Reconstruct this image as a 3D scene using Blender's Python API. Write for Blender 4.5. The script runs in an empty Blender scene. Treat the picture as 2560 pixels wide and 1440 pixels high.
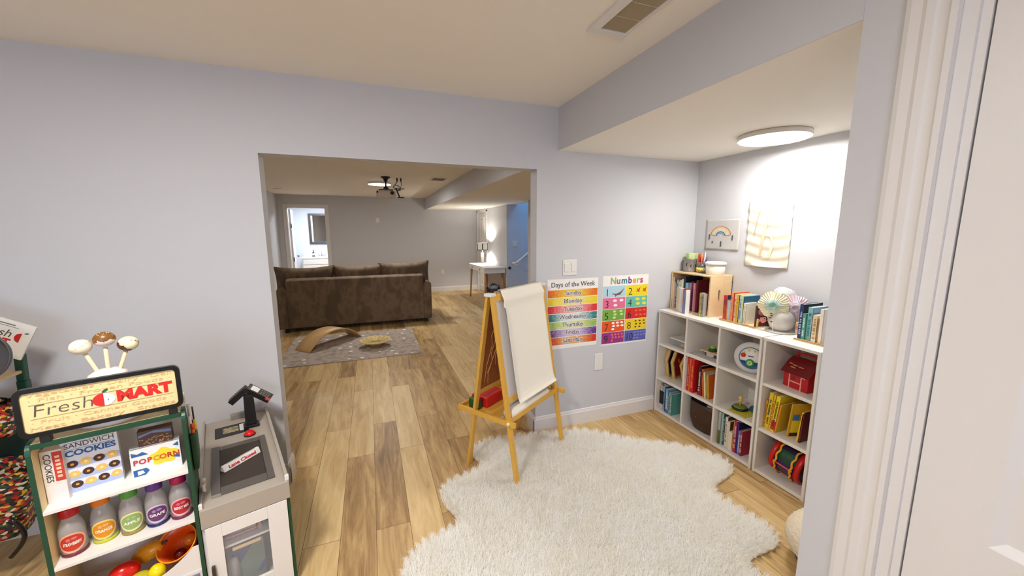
import bpy, math, random
import numpy as np
from mathutils import Vector, Matrix
PI = math.pi
sc = bpy.context.scene
COL = sc.collection
random.seed(7)

# ------------------------------------------------------------------ mesh helpers
class MB:
    """collects shapes, build() links them as one mesh object"""
    def __init__(s):
        s.v = []; s.f = []; s.m = []; s.sm = []
    def add(s, vs, fs, mi=0, smooth=False, M=None):
        o = len(s.v)
        for p in vs:
            p = Vector(p)
            s.v.append(tuple(M @ p) if M is not None else tuple(p))
        for f in fs:
            s.f.append(tuple(i + o for i in f)); s.m.append(mi); s.sm.append(smooth)
        return s
    def box(s, x0, x1, y0, y1, z0, z1, mi=0, M=None):
        vs = [(x, y, z) for z in (z0, z1) for y in (y0, y1) for x in (x0, x1)]
        return s.add(vs, [(0, 2, 3, 1), (4, 5, 7, 6), (0, 1, 5, 4), (2, 6, 7, 3), (0, 4, 6, 2), (1, 3, 7, 5)], mi, False, M)
    def quad(s, a, b, c, d, mi=0):
        return s.add([a, b, c, d], [(0, 1, 2, 3)], mi)
    def prism(s, pts, z0, z1, mi=0, M=None, smooth=False):
        n = len(pts)
        vs = [(x, y, z0) for x, y in pts] + [(x, y, z1) for x, y in pts]
        s.add(vs, [tuple(range(n - 1, -1, -1)), tuple(range(n, 2 * n))], mi, False, M)
        o = len(s.v) - 2 * n
        for i in range(n):
            j = (i + 1) % n
            s.f.append((o + i, o + j, o + n + j, o + n + i)); s.m.append(mi); s.sm.append(smooth)
        return s
    def lathe(s, prof, n=24, mi=0, M=None, cap=True):
        """prof: list of (r, z)"""
        vs = []
        for r, z in prof:
            for k in range(n):
                a = 2 * PI * k / n
                vs.append((r * math.cos(a), r * math.sin(a), z))
        fs = []
        for i in range(len(prof) - 1):
            for k in range(n):
                k2 = (k + 1) % n
                fs.append((i * n + k, i * n + k2, (i + 1) * n + k2, (i + 1) * n + k))
        s.add(vs, fs, mi, True, M)
        o = len(s.v) - len(vs)
        if cap:
            if prof[0][0] > 1e-5:
                s.f.append(tuple(o + k for k in range(n - 1, -1, -1))); s.m.append(mi); s.sm.append(False)
            if prof[-1][0] > 1e-5:
                s.f.append(tuple(o + (len(prof) - 1) * n + k for k in range(n))); s.m.append(mi); s.sm.append(False)
        return s
    def tube(s, pts, r, n=10, mi=0, r1=None, closed=False):
        pts = [Vector(p) for p in pts]; m = len(pts)
        rings = []; up = None
        for i, p in enumerate(pts):
            if closed: t = pts[(i + 1) % m] - pts[i - 1]
            else: t = pts[min(i + 1, m - 1)] - pts[max(i - 1, 0)]
            t.normalize()
            if up is None:
                up = Vector((0, 0, 1)) if abs(t.z) < .9 else Vector((1, 0, 0))
            a = t.cross(up).normalized(); b = a.cross(t).normalized(); up = b
            rr = r if r1 is None else r + (r1 - r) * i / (m - 1)
            if isinstance(r, (list, tuple)): rr = r[i]
            rings.append([p + a * rr * math.cos(2 * PI * k / n) + b * rr * math.sin(2 * PI * k / n) for k in range(n)])
        vs = [q for ring in rings for q in ring]; fs = []
        L = m if closed else m - 1
        for i in range(L):
            i2 = (i + 1) % m
            for k in range(n):
                k2 = (k + 1) % n
                fs.append((i * n + k, i * n + k2, i2 * n + k2, i2 * n + k))
        s.add(vs, fs, mi, True)
        if not closed:
            o = len(s.v) - len(vs)
            s.f.append(tuple(o + k for k in range(n - 1, -1, -1))); s.m.append(mi); s.sm.append(False)
            s.f.append(tuple(o + (m - 1) * n + k for k in range(n))); s.m.append(mi); s.sm.append(False)
        return s
    def bar(s, a, b, w, t, side=(0, 0, 1), mi=0):
        """rectangular bar from a to b; w along side, t across"""
        a = Vector(a); b = Vector(b); d = (b - a).normalized()
        sd = Vector(side); sd = (sd - d * sd.dot(d)).normalized(); u = d.cross(sd)
        vs = []
        for p in (a, b):
            for i, j in ((-1, -1), (1, -1), (1, 1), (-1, 1)):
                vs.append(p + sd * w / 2 * i + u * t / 2 * j)
        return s.add(vs, [(0, 3, 2, 1), (4, 5, 6, 7), (0, 1, 5, 4), (1, 2, 6, 5), (2, 3, 7, 6), (3, 0, 4, 7)], mi)
    def ellipsoid(s, c, r, n=20, m=12, mi=0, M=None, fn=None):
        vs = []; c = Vector(c)
        for i in range(m + 1):
            th = PI * i / m
            for k in range(n):
                a = 2 * PI * k / n
                d = Vector((math.sin(th) * math.cos(a), math.sin(th) * math.sin(a), math.cos(th)))
                g = fn(d) if fn else 1
                vs.append(Vector((d.x * r[0] * g, d.y * r[1] * g, d.z * r[2] * g)) + c)
        fs = []
        for i in range(m):
            for k in range(n):
                k2 = (k + 1) % n
                fs.append((i * n + k, (i + 1) * n + k, (i + 1) * n + k2, i * n + k2))
        return s.add(vs, fs, mi, True, M)
    def grid(s, fn, nu, nv, mi=0, smooth=True, thick=None):
        """fn(u,v)->(x,y,z); optional thick: second fn for the underside"""
        for k, F in enumerate([fn] + ([thick] if thick else [])):
            vs = [F(i / nu, j / nv) for j in range(nv + 1) for i in range(nu + 1)]
            fs = []
            for j in range(nv):
                for i in range(nu):
                    q = (j * (nu + 1) + i, j * (nu + 1) + i + 1, (j + 1) * (nu + 1) + i + 1, (j + 1) * (nu + 1) + i)
                    fs.append(q if k == 0 else q[::-1])
            s.add(vs, fs, mi, smooth)
        if thick:
            N = (nu + 1) * (nv + 1); o = len(s.v) - 2 * N
            edge = [i for i in range(nu + 1)] + [j * (nu + 1) + nu for j in range(1, nv + 1)] \
                 + [nv * (nu + 1) + i for i in range(nu - 1, -1, -1)] + [j * (nu + 1) for j in range(nv - 1, 0, -1)]
            for a, b in zip(edge, edge[1:] + edge[:1]):
                s.f.append((o + b, o + a, o + N + a, o + N + b)); s.m.append(mi); s.sm.append(False)
        return s
    def build(s, name, mats, parent=None, M=None, bevel=0, sub=0, fix=True):
        me = bpy.data.meshes.new(name)
        me.from_pydata([tuple(p) for p in s.v], [], s.f)
        for mt in (mats if isinstance(mats, (list, tuple)) else [mats]):
            me.materials.append(mt)
        me.polygons.foreach_set('material_index', s.m)
        me.polygons.foreach_set('use_smooth', s.sm)
        me.update()
        o = bpy.data.objects.new(name, me); COL.objects.link(o)
        if parent is not None: o.parent = parent
        if M is not None: o.matrix_local = M
        if bevel:
            b = o.modifiers.new('b', 'BEVEL'); b.width = bevel; b.segments = 2; b.limit_method = 'ANGLE'; b.angle_limit = .6
            b.harden_normals = False
        if sub:
            b = o.modifiers.new('s', 'SUBSURF'); b.levels = sub; b.render_levels = sub
        return o

def empty(name, loc=(0, 0, 0), rz=0, M=None):
    o = bpy.data.objects.new(name, None); COL.objects.link(o)
    o.empty_display_size = .05
    if M is not None: o.matrix_world = M
    else:
        o.location = loc; o.rotation_euler = (0, 0, rz)
    return o
def tag(o, label, cat, group=None, kind=None):
    o['label'] = label; o['category'] = cat
    if group: o['group'] = group
    if kind: o['kind'] = kind
    return o
def struct(o, label=None):
    o['kind'] = 'structure'
    if label: o['label'] = label
    return o
def T(x, y, z, rz=0, rx=0, ry=0, s=1):
    return Matrix.Translation((x, y, z)) @ Matrix.Rotation(rz, 4, 'Z') @ Matrix.Rotation(ry, 4, 'Y') @ Matrix.Rotation(rx, 4, 'X') @ Matrix.Scale(s, 4)

_fontcache = {}
def text_mb(mb, txt, size, M, mi=0, ext=.0004, bold=0, shear=0, align='CENTER', width=None):
    """lettering as real geometry: glyphs in the XY plane of M"""
    key = (txt, round(size, 4), ext, bold, shear, align)
    if key not in _fontcache:
        cu = bpy.data.curves.new('t', 'FONT'); cu.body = txt; cu.size = size
        cu.extrude = ext; cu.offset = bold; cu.shear = shear; cu.align_x = align; cu.align_y = 'CENTER'; cu.resolution_u = 3
        ob = bpy.data.objects.new('t', cu); COL.objects.link(ob)
        dg = bpy.context.evaluated_depsgraph_get(); dg.update()
        me = bpy.data.meshes.new_from_object(ob.evaluated_get(dg))
        _fontcache[key] = ([tuple(v.co) for v in me.vertices], [tuple(p.vertices) for p in me.polygons])
        bpy.data.objects.remove(ob); bpy.data.curves.remove(cu); bpy.data.meshes.remove(me)
    vs, fs = _fontcache[key]
    if width and vs:
        w = max(v[0] for v in vs) - min(v[0] for v in vs)
        k = width / w
        vs = [(v[0] * k, v[1], v[2]) for v in vs]
    mb.add(vs, fs, mi, False, M)
    return mb
# matrices that lay XY artwork on vertical faces
def face_ny(x, y, z):   # artwork faces -Y, x to the right
    return Matrix(((1, 0, 0, x), (0, 0, -1, y), (0, 1, 0, z), (0, 0, 0, 1)))
def face_nx(x, y, z):   # artwork faces -X, right of the picture is -Y
    return Matrix(((0, 0, -1, x), (-1, 0, 0, y), (0, 1, 0, z), (0, 0, 0, 1)))

# ------------------------------------------------------------------ materials
def lin(c):
    return tuple(((x / 255) / 12.92 if x / 255 <= .04045 else ((x / 255 + .055) / 1.055) ** 2.4) for x in c)
_mats = {}
def mat(name, rgb, rough=.6, metal=0, noise=0, nscale=8, bump=0, bscale=60, emit=None, es=1, alpha=1, trans=0, spec=.5, sheen=0, stretch=None):
    if name in _mats: return _mats[name]
    m = bpy.data.materials.new(name); m.use_nodes = True; nt = m.node_tree; b = nt.nodes['Principled BSDF']
    c = lin(rgb)
    b.inputs['Base Color'].default_value = (*c, 1)
    b.inputs['Roughness'].default_value = rough; b.inputs['Metallic'].default_value = metal
    b.inputs['Specular IOR Level'].default_value = spec
    if sheen: b.inputs['Sheen Weight'].default_value = sheen
    if trans: b.inputs['Transmission Weight'].default_value = trans
    if alpha < 1: b.inputs['Alpha'].default_value = alpha
    tc = None
    def coords():
        tc = nt.nodes.new('ShaderNodeTexCoord')
        if stretch:
            mp = nt.nodes.new('ShaderNodeMapping'); mp.inputs['Scale'].default_value = stretch
            nt.links.new(tc.outputs['Object'], mp.inputs['Vector']); return mp.outputs[0]
        return tc.outputs['Object']
    if noise:
        v = coords(); n = nt.nodes.new('ShaderNodeTexNoise'); n.inputs['Scale'].default_value = nscale; n.inputs['Detail'].default_value = 6
        nt.links.new(v, n.inputs['Vector'])
        mx = nt.nodes.new('ShaderNodeMix'); mx.data_type = 'RGBA'
        mx.inputs[6].default_value = (*[x * (1 - noise) for x in c], 1)
        mx.inputs[7].default_value = (*[min(1, x * (1 + noise)) for x in c], 1)
        nt.links.new(n.outputs['Fac'], mx.inputs[0]); nt.links.new(mx.outputs[2], b.inputs['Base Color'])
    if bump:
        v = coords(); n = nt.nodes.new('ShaderNodeTexNoise'); n.inputs['Scale'].default_value = bscale; n.inputs['Detail'].default_value = 4
        nt.links.new(v, n.inputs['Vector'])
        bp = nt.nodes.new('ShaderNodeBump'); bp.inputs['Strength'].default_value = bump; bp.inputs['Distance'].default_value = .01
        nt.links.new(n.outputs['Fac'], bp.inputs['Height']); nt.links.new(bp.outputs[0], b.inputs['Normal'])
    if emit:
        b.inputs['Emission Color'].default_value = (*lin(emit), 1); b.inputs['Emission Strength'].default_value = es
    _mats[name] = m; return m

def plank_material():
    m = bpy.data.materials.new('plank floor'); m.use_nodes = True; nt = m.node_tree; N = nt.nodes; L = nt.links
    b = N['Principled BSDF']; b.inputs['Roughness'].default_value = .42; b.inputs['Specular IOR Level'].default_value = .35
    tc = N.new('ShaderNodeTexCoord')
    mp = N.new('ShaderNodeMapping'); mp.inputs['Rotation'].default_value = (0, 0, PI / 2); mp.inputs['Location'].default_value = (.31, .05, 0)
    L.new(tc.outputs['Object'], mp.inputs['Vector'])
    br = N.new('ShaderNodeTexBrick'); br.offset = .37; br.offset_frequency = 2
    br.inputs['Scale'].default_value = 1; br.inputs['Brick Width'].default_value = 1.22; br.inputs['Row Height'].default_value = .178
    br.inputs['Mortar Size'].default_value = .0012; br.inputs['Mortar Smooth'].default_value = .1; br.inputs['Bias'].default_value = 0
    br.inputs['Color1'].default_value = (0, 0, 0, 1); br.inputs['Color2'].default_value = (1, 1, 1, 1); br.inputs['Mortar'].default_value = (.1, .1, .1, 1)
    L.new(mp.outputs[0], br.inputs['Vector'])
    # shift the grain per plank
    sep = N.new('ShaderNodeVectorMath'); sep.operation = 'MULTIPLY_ADD'
    sep.inputs[1].default_value = (9, 9, 9)
    L.new(br.outputs['Color'], sep.inputs[0]); L.new(tc.outputs['Object'], sep.inputs[2])
    g = N.new('ShaderNodeMapping'); g.inputs['Scale'].default_value = (9, 1.1, 1); L.new(sep.outputs[0], g.inputs['Vector'])
    n1 = N.new('ShaderNodeTexNoise'); n1.inputs['Scale'].default_value = 1.6; n1.inputs['Detail'].default_value = 9; n1.inputs['Roughness'].default_value = .62; n1.inputs['Distortion'].default_value = 1.1
    L.new(g.outputs[0], n1.inputs['Vector'])
    g2 = N.new('ShaderNodeMapping'); g2.inputs['Scale'].default_value = (70, 3.5, 1); L.new(sep.outputs[0], g2.inputs['Vector'])
    n2 = N.new('ShaderNodeTexNoise'); n2.inputs['Scale'].default_value = 1.5; n2.inputs['Detail'].default_value = 5; L.new(g2.outputs[0], n2.inputs['Vector'])
    ma = N.new('ShaderNodeMath'); ma.operation = 'MULTIPLY_ADD'; ma.inputs[1].default_value = .42; L.new(br.outputs['Color'], ma.inputs[0])
    mb_ = N.new('ShaderNodeMath'); mb_.operation = 'MULTIPLY_ADD'; mb_.inputs[1].default_value = 1.15; mb_.inputs[2].default_value = -.36
    L.new(n1.outputs['Fac'], mb_.inputs[0]); L.new(mb_.outputs[0], ma.inputs[2])
    mc = N.new('ShaderNodeMath'); mc.operation = 'MULTIPLY_ADD'; mc.inputs[1].default_value = .28; L.new(n2.outputs['Fac'], mc.inputs[0])
    L.new(ma.outputs[0], mc.inputs[2])
    cr = N.new('ShaderNodeValToRGB'); e = cr.color_ramp.elements
    e[0].position = .12; e[0].color = (*lin((120, 91, 56)), 1); e[1].position = .95; e[1].color = (*lin((226, 199, 148)), 1)
    x = e.new(.36); x.color = (*lin((166, 132, 86)), 1); x = e.new(.6); x.color = (*lin((200, 168, 115)), 1)
    L.new(mc.outputs[0], cr.inputs[0])
    mx = N.new('ShaderNodeMix'); mx.data_type = 'RGBA'; mx.inputs[7].default_value = (*lin((92, 70, 50)), 1)
    L.new(br.outputs['Fac'], mx.inputs[0]); L.new(cr.outputs[0], mx.inputs[6]); L.new(mx.outputs[2], b.inputs['Base Color'])
    bp = N.new('ShaderNodeBump'); bp.inputs['Strength'].default_value = .12; bp.inputs['Distance'].default_value = .002
    L.new(n2.outputs['Fac'], bp.inputs['Height']); L.new(bp.outputs[0], b.inputs['Normal'])
    return m

def pattern_mat(name, cols, scale=30, rough=.5, kind='voronoi', stretch=(1, 1, 1)):
    """blotchy print in a few flat colours"""
    if name in _mats: return _mats[name]
    m = bpy.data.materials.new(name); m.use_nodes = True; nt = m.node_tree; N = nt.nodes; L = nt.links
    b = N['Principled BSDF']; b.inputs['Roughness'].default_value = rough
    tc = N.new('ShaderNodeTexCoord'); mp = N.new('ShaderNodeMapping'); mp.inputs['Scale'].default_value = stretch
    L.new(tc.outputs['Object'], mp.inputs['Vector'])
    if kind == 'voronoi':
        v = N.new('ShaderNodeTexVoronoi'); v.inputs['Scale'].default_value = scale; L.new(mp.outputs[0], v.inputs['Vector'])
        sx = N.new('ShaderNodeSeparateColor'); L.new(v.outputs['Color'], sx.inputs[0]); src = sx.outputs[0]
    else:
        v = N.new('ShaderNodeTexNoise'); v.inputs['Scale'].default_value = scale; v.inputs['Detail'].default_value = 3; L.new(mp.outputs[0], v.inputs['Vector'])
        mr = N.new('ShaderNodeMapRange'); mr.inputs[1].default_value = .3; mr.inputs[2].default_value = .7; L.new(v.outputs['Fac'], mr.inputs[0]); src = mr.outputs[0]
    cr = N.new('ShaderNodeValToRGB'); cr.color_ramp.interpolation = 'CONSTANT' if kind == 'voronoi' else 'LINEAR'
    e = cr.color_ramp.elements
    for i, c in enumerate(cols):
        p = i / len(cols)
        if i < 2: el = e[i]; el.position = p
        else: el = e.new(p)
        el.color = (*lin(c), 1)
    L.new(src, cr.inputs[0]); L.new(cr.outputs[0], b.inputs['Base Color'])
    _mats[name] = m; return m

M_wall = mat('wall paint', (201, 202, 207), .9, bump=.05, bscale=180, spec=.2)
M_ceil = mat('ceiling paint', (240, 236, 228), .95, bump=.05, bscale=120, spec=.1)
M_trim = mat('white trim', (222, 220, 219), .45)
M_white = mat('white melamine', (232, 228, 222), .4)
M_plate = mat('white plastic', (228, 225, 220), .35)
M_black = mat('black plastic', (22, 20, 21), .4)
M_chrome = mat('chrome', (200, 200, 200), .15, 1)
M_floor = plank_material()

# ------------------------------------------------------------------ camera
f_px, pitch, roll, yaw = 947.96, .1479, -.0029, .3566
cy, sy, cp, sp = math.cos(yaw), math.sin(yaw), math.cos(pitch), math.sin(pitch)
fw = Vector((sy * cp, cy * cp, -sp)); rt = Vector((cy, -sy, 0)); up = rt.cross(fw)
r2 = rt * math.cos(roll) + up * math.sin(roll); u2 = up * math.cos(roll) - rt * math.sin(roll)
cam = bpy.data.cameras.new('camera'); cam.sensor_width = 36; cam.lens = 36 * f_px / 2560; cam.clip_start = .05
co = bpy.data.objects.new('camera', cam); COL.objects.link(co)
co.matrix_world = Matrix(((r2.x, u2.x, -fw.x, 0), (r2.y, u2.y, -fw.y, 0), (r2.z, u2.z, -fw.z, 1.6), (0, 0, 0, 1)))
sc.camera = co
sc.view_settings.view_transform = 'Standard'; sc.view_settings.look = 'None'; sc.view_settings.gamma = 1
sc.view_settings.exposure = 0.0
sc.view_settings.use_curve_mapping = False
try:
    sc.cycles.use_denoising = True
    sc.cycles.max_bounces = 12; sc.cycles.diffuse_bounces = 6; sc.cycles.transmission_bounces = 8; sc.cycles.transparent_max_bounces = 8; sc.cycles.use_adaptive_sampling = True; sc.cycles.adaptive_threshold = .1; sc.cycles.adaptive_min_samples = 16; sc.cycles.sample_clamp_indirect = 4
    sc.cycles.caustics_reflective = False; sc.cycles.caustics_refractive = False
except Exception: pass

# ------------------------------------------------------------------ room shell
CZ = 2.49      # ceiling
D = 2.609; D2 = 2.725          # wall with the wide opening
XL, XR, ZO = -.569, 1.168, 2.047
XS, ZS = 1.342, 2.188          # soffit face and underside
XA = 2.696                     # alcove right wall
YE = .75                       # end of the stub wall with the door
FX0, FX1, FY = -1.96, 2.78, 10.2
FZ = 2.46
struct(MB().box(-3.4, 5.2, -2.8, 13, -.1, 0).build('floor', M_floor))
# main wall
struct(MB().box(-3.2, XL, D, D2, 0, CZ).box(XL, XR, D, D2, ZO, CZ).box(XR, XA, D, D2, 0, CZ).build('wall_front', M_wall))
struct(MB().box(XA, XA + .12, YE - .12, D2, 0, CZ).build('wall_alcove_right', M_wall))
# stub wall with the door: pieces around the door opening (Y -.36..+.545)
DY0, DY1, DZ = -.33, .497, 2.33
struct(MB().box(XS, XS + .12, DY1 + .05, YE, 0, CZ).box(XS, XS + .12, -2.7, DY0 - .05, 0, CZ).box(XS, XS + .12, DY0 - .05, DY1 + .05, DZ + .05, CZ)
       .box(XS + .12, XA + .12, YE - .12, YE, 0, CZ).build('wall_right', M_wall))
struct(MB().box(-3.2, -3.08, -2.7, D, 0, CZ).build('wall_left', M_wall))
struct(MB().box(-3.2, -1.8, -2.82, -2.7, 0, CZ).box(.2, XS + .12, -2.82, -2.7, 0, CZ).box(-1.8, .2, -2.82, -2.7, 0, .95).box(-1.8, .2, -2.82, -2.7, 2.1, CZ).build('wall_back', M_wall))
struct(MB().box(-3.2, XA + .12, -2.82, D2, CZ, CZ + .1).build('ceiling', M_ceil))
struct(MB().box(XS, XA, YE, D, ZS, CZ, 0).build('ceiling_soffit', M_ceil))
# the vertical face of the soffit is painted like the walls
struct(MB().box(XS - .004, XS, YE, D, ZS, CZ).build('wall_soffit_face', M_wall))

def baseboard(mb, a, b, h=.13, t=.015, n=None):
    """a,b: floor points (x,y); body plus a stepped cap, offset to the side n"""
    a = Vector((*a, 0)); b = Vector((*b, 0)); n = Vector((*n, 0))
    prof = [(0, 0), (t, 0), (t, h * .80), (t * .72, h * .86), (t * .5, h * .97), (t * .25, h), (0, h)]
    vs = []
    for p in (a, b):
        for q, z in prof: vs.append(p + n * q + Vector((0, 0, z)))
    k = len(prof); fs = [tuple(range(k - 1, -1, -1)), tuple(range(k, 2 * k))]
    for i in range(k):
        j = (i + 1) % k; fs.append((i, j, k + j, k + i))
    mb.add(vs, fs)
b = MB(); baseboard(b, (XR - .015, D), (2.333, D), n=(0, -1)); baseboard(b, (XR, D - .015), (XR, D2 + .015), n=(-1, 0)); struct(b.build('baseboard_right', M_trim))
b = MB(); baseboard(b, (-3.08, D), (XL + .015, D), n=(0, -1)); baseboard(b, (XL, D - .015), (XL, D2 + .015), n=(1, 0)); struct(b.build('baseboard_left', M_trim))
b = MB(); baseboard(b, (XS, YE), (XS, DY1 + .155), n=(-1, 0)); struct(b.build('baseboard_stub', M_trim))
b = MB(); baseboard(b, (-1.96, FY), (-1.84, FY), n=(0, -1)); baseboard(b, (-.87, FY), (FX1, FY), n=(0, -1)); baseboard(b, (FX1, FY), (FX1, 10.14), n=(-1, 0)); baseboard(b, (FX1, 9.2), (FX1, 7.78), n=(-1, 0)); baseboard(b, (FX0, D2), (FX0, FY), n=(1, 0)); struct(b.build('baseboard_far', M_trim))

# near door (closed, panelled) and its casing, in the right wall
cas = MB()
prof = [(0, 0), (.008, 0), (.012, .012), (.012, .035), (.017, .045), (.017, .062), (.013, .068), (.013, .085), (.021, .092), (.021, .105), (0, .105)]
for (y, sgn) in ((DY1 + .05 + .105, -1), (DY0 - .05 - .105, 1)):
    vs = []
    for z in (0, DZ + .05):
        for x, w in prof: vs.append((XS - x, y + sgn * w, z))
    k = len(prof); fs = [tuple(range(k)), tuple(range(2 * k - 1, k - 1, -1))] + [(i, (i + 1) % k, k + (i + 1) % k, k + i) for i in range(k)]
    cas.add(vs, fs)
vs = []
for y in (DY0 - .155, DY1 + .155):
    for x, w in prof: vs.append((XS - x, y, DZ + .155 - w))
cas.add(vs, fs)
cas.box(XS - .002, XS + .12, DY1 + .022, DY1 + .05, 0, DZ + .05).box(XS - .002, XS + .12, DY0 - .05, DY0 - .022, 0, DZ + .05).box(XS - .002, XS + .12, DY0 - .05, DY1 + .05, DZ + .022, DZ + .05)
cas.box(XS + .008, XS + .12, DY1 + .004, DY1 + .022, 0, DZ + .022).box(XS + .008, XS + .12, DY0 - .022, DY0 - .004, 0, DZ + .022)
struct(cas.build('trim_door_casing', M_trim))
dr = MB()
def panel_door(mb, y0, y1, z1, x0, t, panels, s=-1):
    """slab in a plane of constant x, facing -x; recessed panels"""
    ys = sorted(set([y0, y1] + [p for q in panels for p in q[:2]])); zs = sorted(set([.01, z1] + [p for q in panels for p in q[2:]]))
    for i in range(len(ys) - 1):
        for j in range(len(zs) - 1):
            cyy = (ys[i] + ys[i + 1]) / 2; cz = (zs[j] + zs[j + 1]) / 2
            if not any(q[0] < cyy < q[1] and q[2] < cz < q[3] for q in panels):
                mb.box(x0, x0 + t, ys[i], ys[i + 1], zs[j], zs[j + 1])
    for (a, b_, c, d) in panels:
        r = .022; dx = .014
        o = [(x0, a, c), (x0, b_, c), (x0, b_, d), (x0, a, d)]
        i_ = [(x0 + dx, a + r, c + r), (x0 + dx, b_ - r, c + r), (x0 + dx, b_ - r, d - r), (x0 + dx, a + r, d - r)]
        mb.add(o + i_, [(0, 1, 5, 4), (1, 2, 6, 5), (2, 3, 7, 6), (3, 0, 4, 7)])
        r2_ = r + .03
        k_ = [(x0 + dx, a + r2_, c + r2_), (x0 + dx, b_ - r2_, c + r2_), (x0 + dx, b_ - r2_, d - r2_), (x0 + dx, a + r2_, d - r2_)]
        r3 = r2_ + .02
        l_ = [(x0 + dx - .006, a + r3, c + r3), (x0 + dx - .006, b_ - r3, c + r3), (x0 + dx - .006, b_ - r3, d - r3), (x0 + dx - .006, a + r3, d - r3)]
        mb.add(i_ + k_ + l_, [(0, 1, 5, 4), (1, 2, 6, 5), (2, 3, 7, 6), (3, 0, 4, 7), (4, 5, 9, 8), (5, 6, 10, 9), (6, 7, 11, 10), (7, 4, 8, 11), (8, 9, 10, 11)])
        mb.box(x0 + dx + .004, x0 + t, a, b_, c, d)
w_ = DY1 - DY0
panel_door(dr, DY0, DY1, DZ, XS + .012, .035, [(DY0 + .12, DY0 + .35, .845, 2.0), (DY1 - .365, DY1 - .137, .845, 2.0), (DY0 + .12, DY0 + .35, .2, .70), (DY1 - .365, DY1 - .137, .2, .70)])
d1 = struct(dr.build('door_1', M_trim))
kn = MB(); kn.lathe([(.03, 0), (.03, .004), (.012, .008), (.012, .035), (.026, .045), (.028, .055), (.02, .066), (0, .068)], 20, M=T(XS + .012, DY0 + .06, .95, ry=-PI / 2)); kn.build('door_handle', M_chrome, d1)
# window in the left wall (daylight) with panes
w1 = MB()
for x0, x1, z0, z1 in ((-1.8, .2, .95, 1.0), (-1.8, .2, 2.05, 2.1), (-1.8, -1.75, 1.0, 2.05), (.15, .2, 1.0, 2.05), (-.825, -.775, 1.0, 2.05)):
    w1.box(x0, x1, -2.81, -2.71, z0, z1)
w1 = struct(w1.build('window_1', M_trim))
MB().box(-1.75, .15, -2.765, -2.76, 1.0, 2.05).build('pane', mat('clear glass', (240, 245, 250), .02, alpha=.08), w1)

# ---- far room
struct(MB().box(FX0 - .12, FX0, D2, FY + .12, 0, 2.6).build('wall_far_left', M_wall))
# far wall with door opening X -1.76..-.96, z<2.17
struct(MB().box(FX0, -1.765, FY, FY + .12, 0, FZ).box(-.95, FX1 + 1.5, FY, FY + .12, 0, FZ).box(-1.765, -.95, FY, FY + .12, 2.175, FZ).build('wall_far', M_wall))
struct(MB().box(FX1, FX1 + .12, 7.78, 9.28, 0, 2.17).box(FX1, FX1 + .12, 10.09, FY, 0, 2.17).box(FX1, FX1 + .12, 9.28, 10.09, 2.1, 2.17).build('wall_far_right', M_wall))
struct(MB().box(FX0 - .12, 1.41, D2, FY + .12, FZ, FZ + .1).build('ceiling_far', M_ceil))
struct(MB().box(1.40, 3.02, D2, FY, 2.17, 2.5).build('ceiling_far_soffit', M_ceil))
struct(MB().box(1.398, 1.40, D2, FY, 2.17, FZ).build('wall_soffit_far', M_wall))
# stairwell: stairs climb to the right behind the far right wall, daylight from above
struct(MB().box(FX1 + .12, 6.2, 7.78, 7.9, 0, 4.6).build('wall_stair', M_wall))
struct(MB().box(FX1 + .12, 6.2, 6.5, 6.6, 0, 4.6).box(6.2, 6.3, 6.5, 7.9, 0, 4.6).box(2.92, 3.02, 6.6, 7.78, 2.5, 4.6).box(2.92, 6.3, 6.5, 7.9, 4.6, 4.7).build('wall_stair_side', M_wall))
struct(MB().box(FX1, FX1 + .12, D2, 6.6, 0, 2.17).build('wall_far_right_near', M_wall))
b = MB()
for k in range(10):
    b.box(3.25 + .26 * k, 6.2, 6.6, 7.78, .18 * k, .18 * (k + 1))
tag(b.build('staircase', M_trim), 'white stairs climbing right behind the end of the far wall', 'staircase', kind='structure')
# ================================================================== alcove: bookcases and what stands on them
BX0, BX1 = 2.333, 2.682
def bookcase(y0, y1, divs, label):
    o = empty('cube_bookcase', ((BX0 + BX1) / 2, (y0 + y1) / 2, 0)); tag(o, label, 'bookcase', 'white cube bookcases')
    cx, cyy = (BX0 + BX1) / 2, (y0 + y1) / 2; H = .926; t = .016
    def P(): return MB()
    def fin(mb, n):
        mb.v = [(a - cx, b - cyy, c) for a, b, c in mb.v]; return mb.build(n, M_white, o, bevel=.0015)
    fin(P().box(BX0, BX1, y0, y0 + t, .0, H - .018), 'side_panel'); fin(P().box(BX0, BX1, y1 - t, y1, .0, H - .018), 'side_panel')
    fin(P().box(BX0 - .004, BX1, y0 - .002, y1 + .002, H - .018, H), 'top_panel')
    fin(P().box(BX0 + .001, BX1, y0 + t, y1 - t, .004, .022), 'bottom_panel')
    for z in (.307, .618): fin(P().box(BX0 + .001, BX1 - .006, y0 + t, y1 - t, z - .008, z + .010), 'shelf')
    for y in divs: fin(P().box(BX0 + .0005, BX1 - .006, y - .008, y + .008, .022, H - .018), 'divider')
    fin(P().box(BX1 - .006, BX1, y0 + t, y1 - t, .022, H - .018), 'back_panel')
    return o
bookcase(1.652, 2.588, (2.275, 1.971), 'wide white bookcase of nine open cubes standing against the light switch wall corner')
bookcase(1.312, 1.640, (), 'narrow white bookcase of three open cubes holding the red barn, yellow books and drum')
Z1, Z2, Z3, ZT = .022, .317, .628, .926

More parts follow.
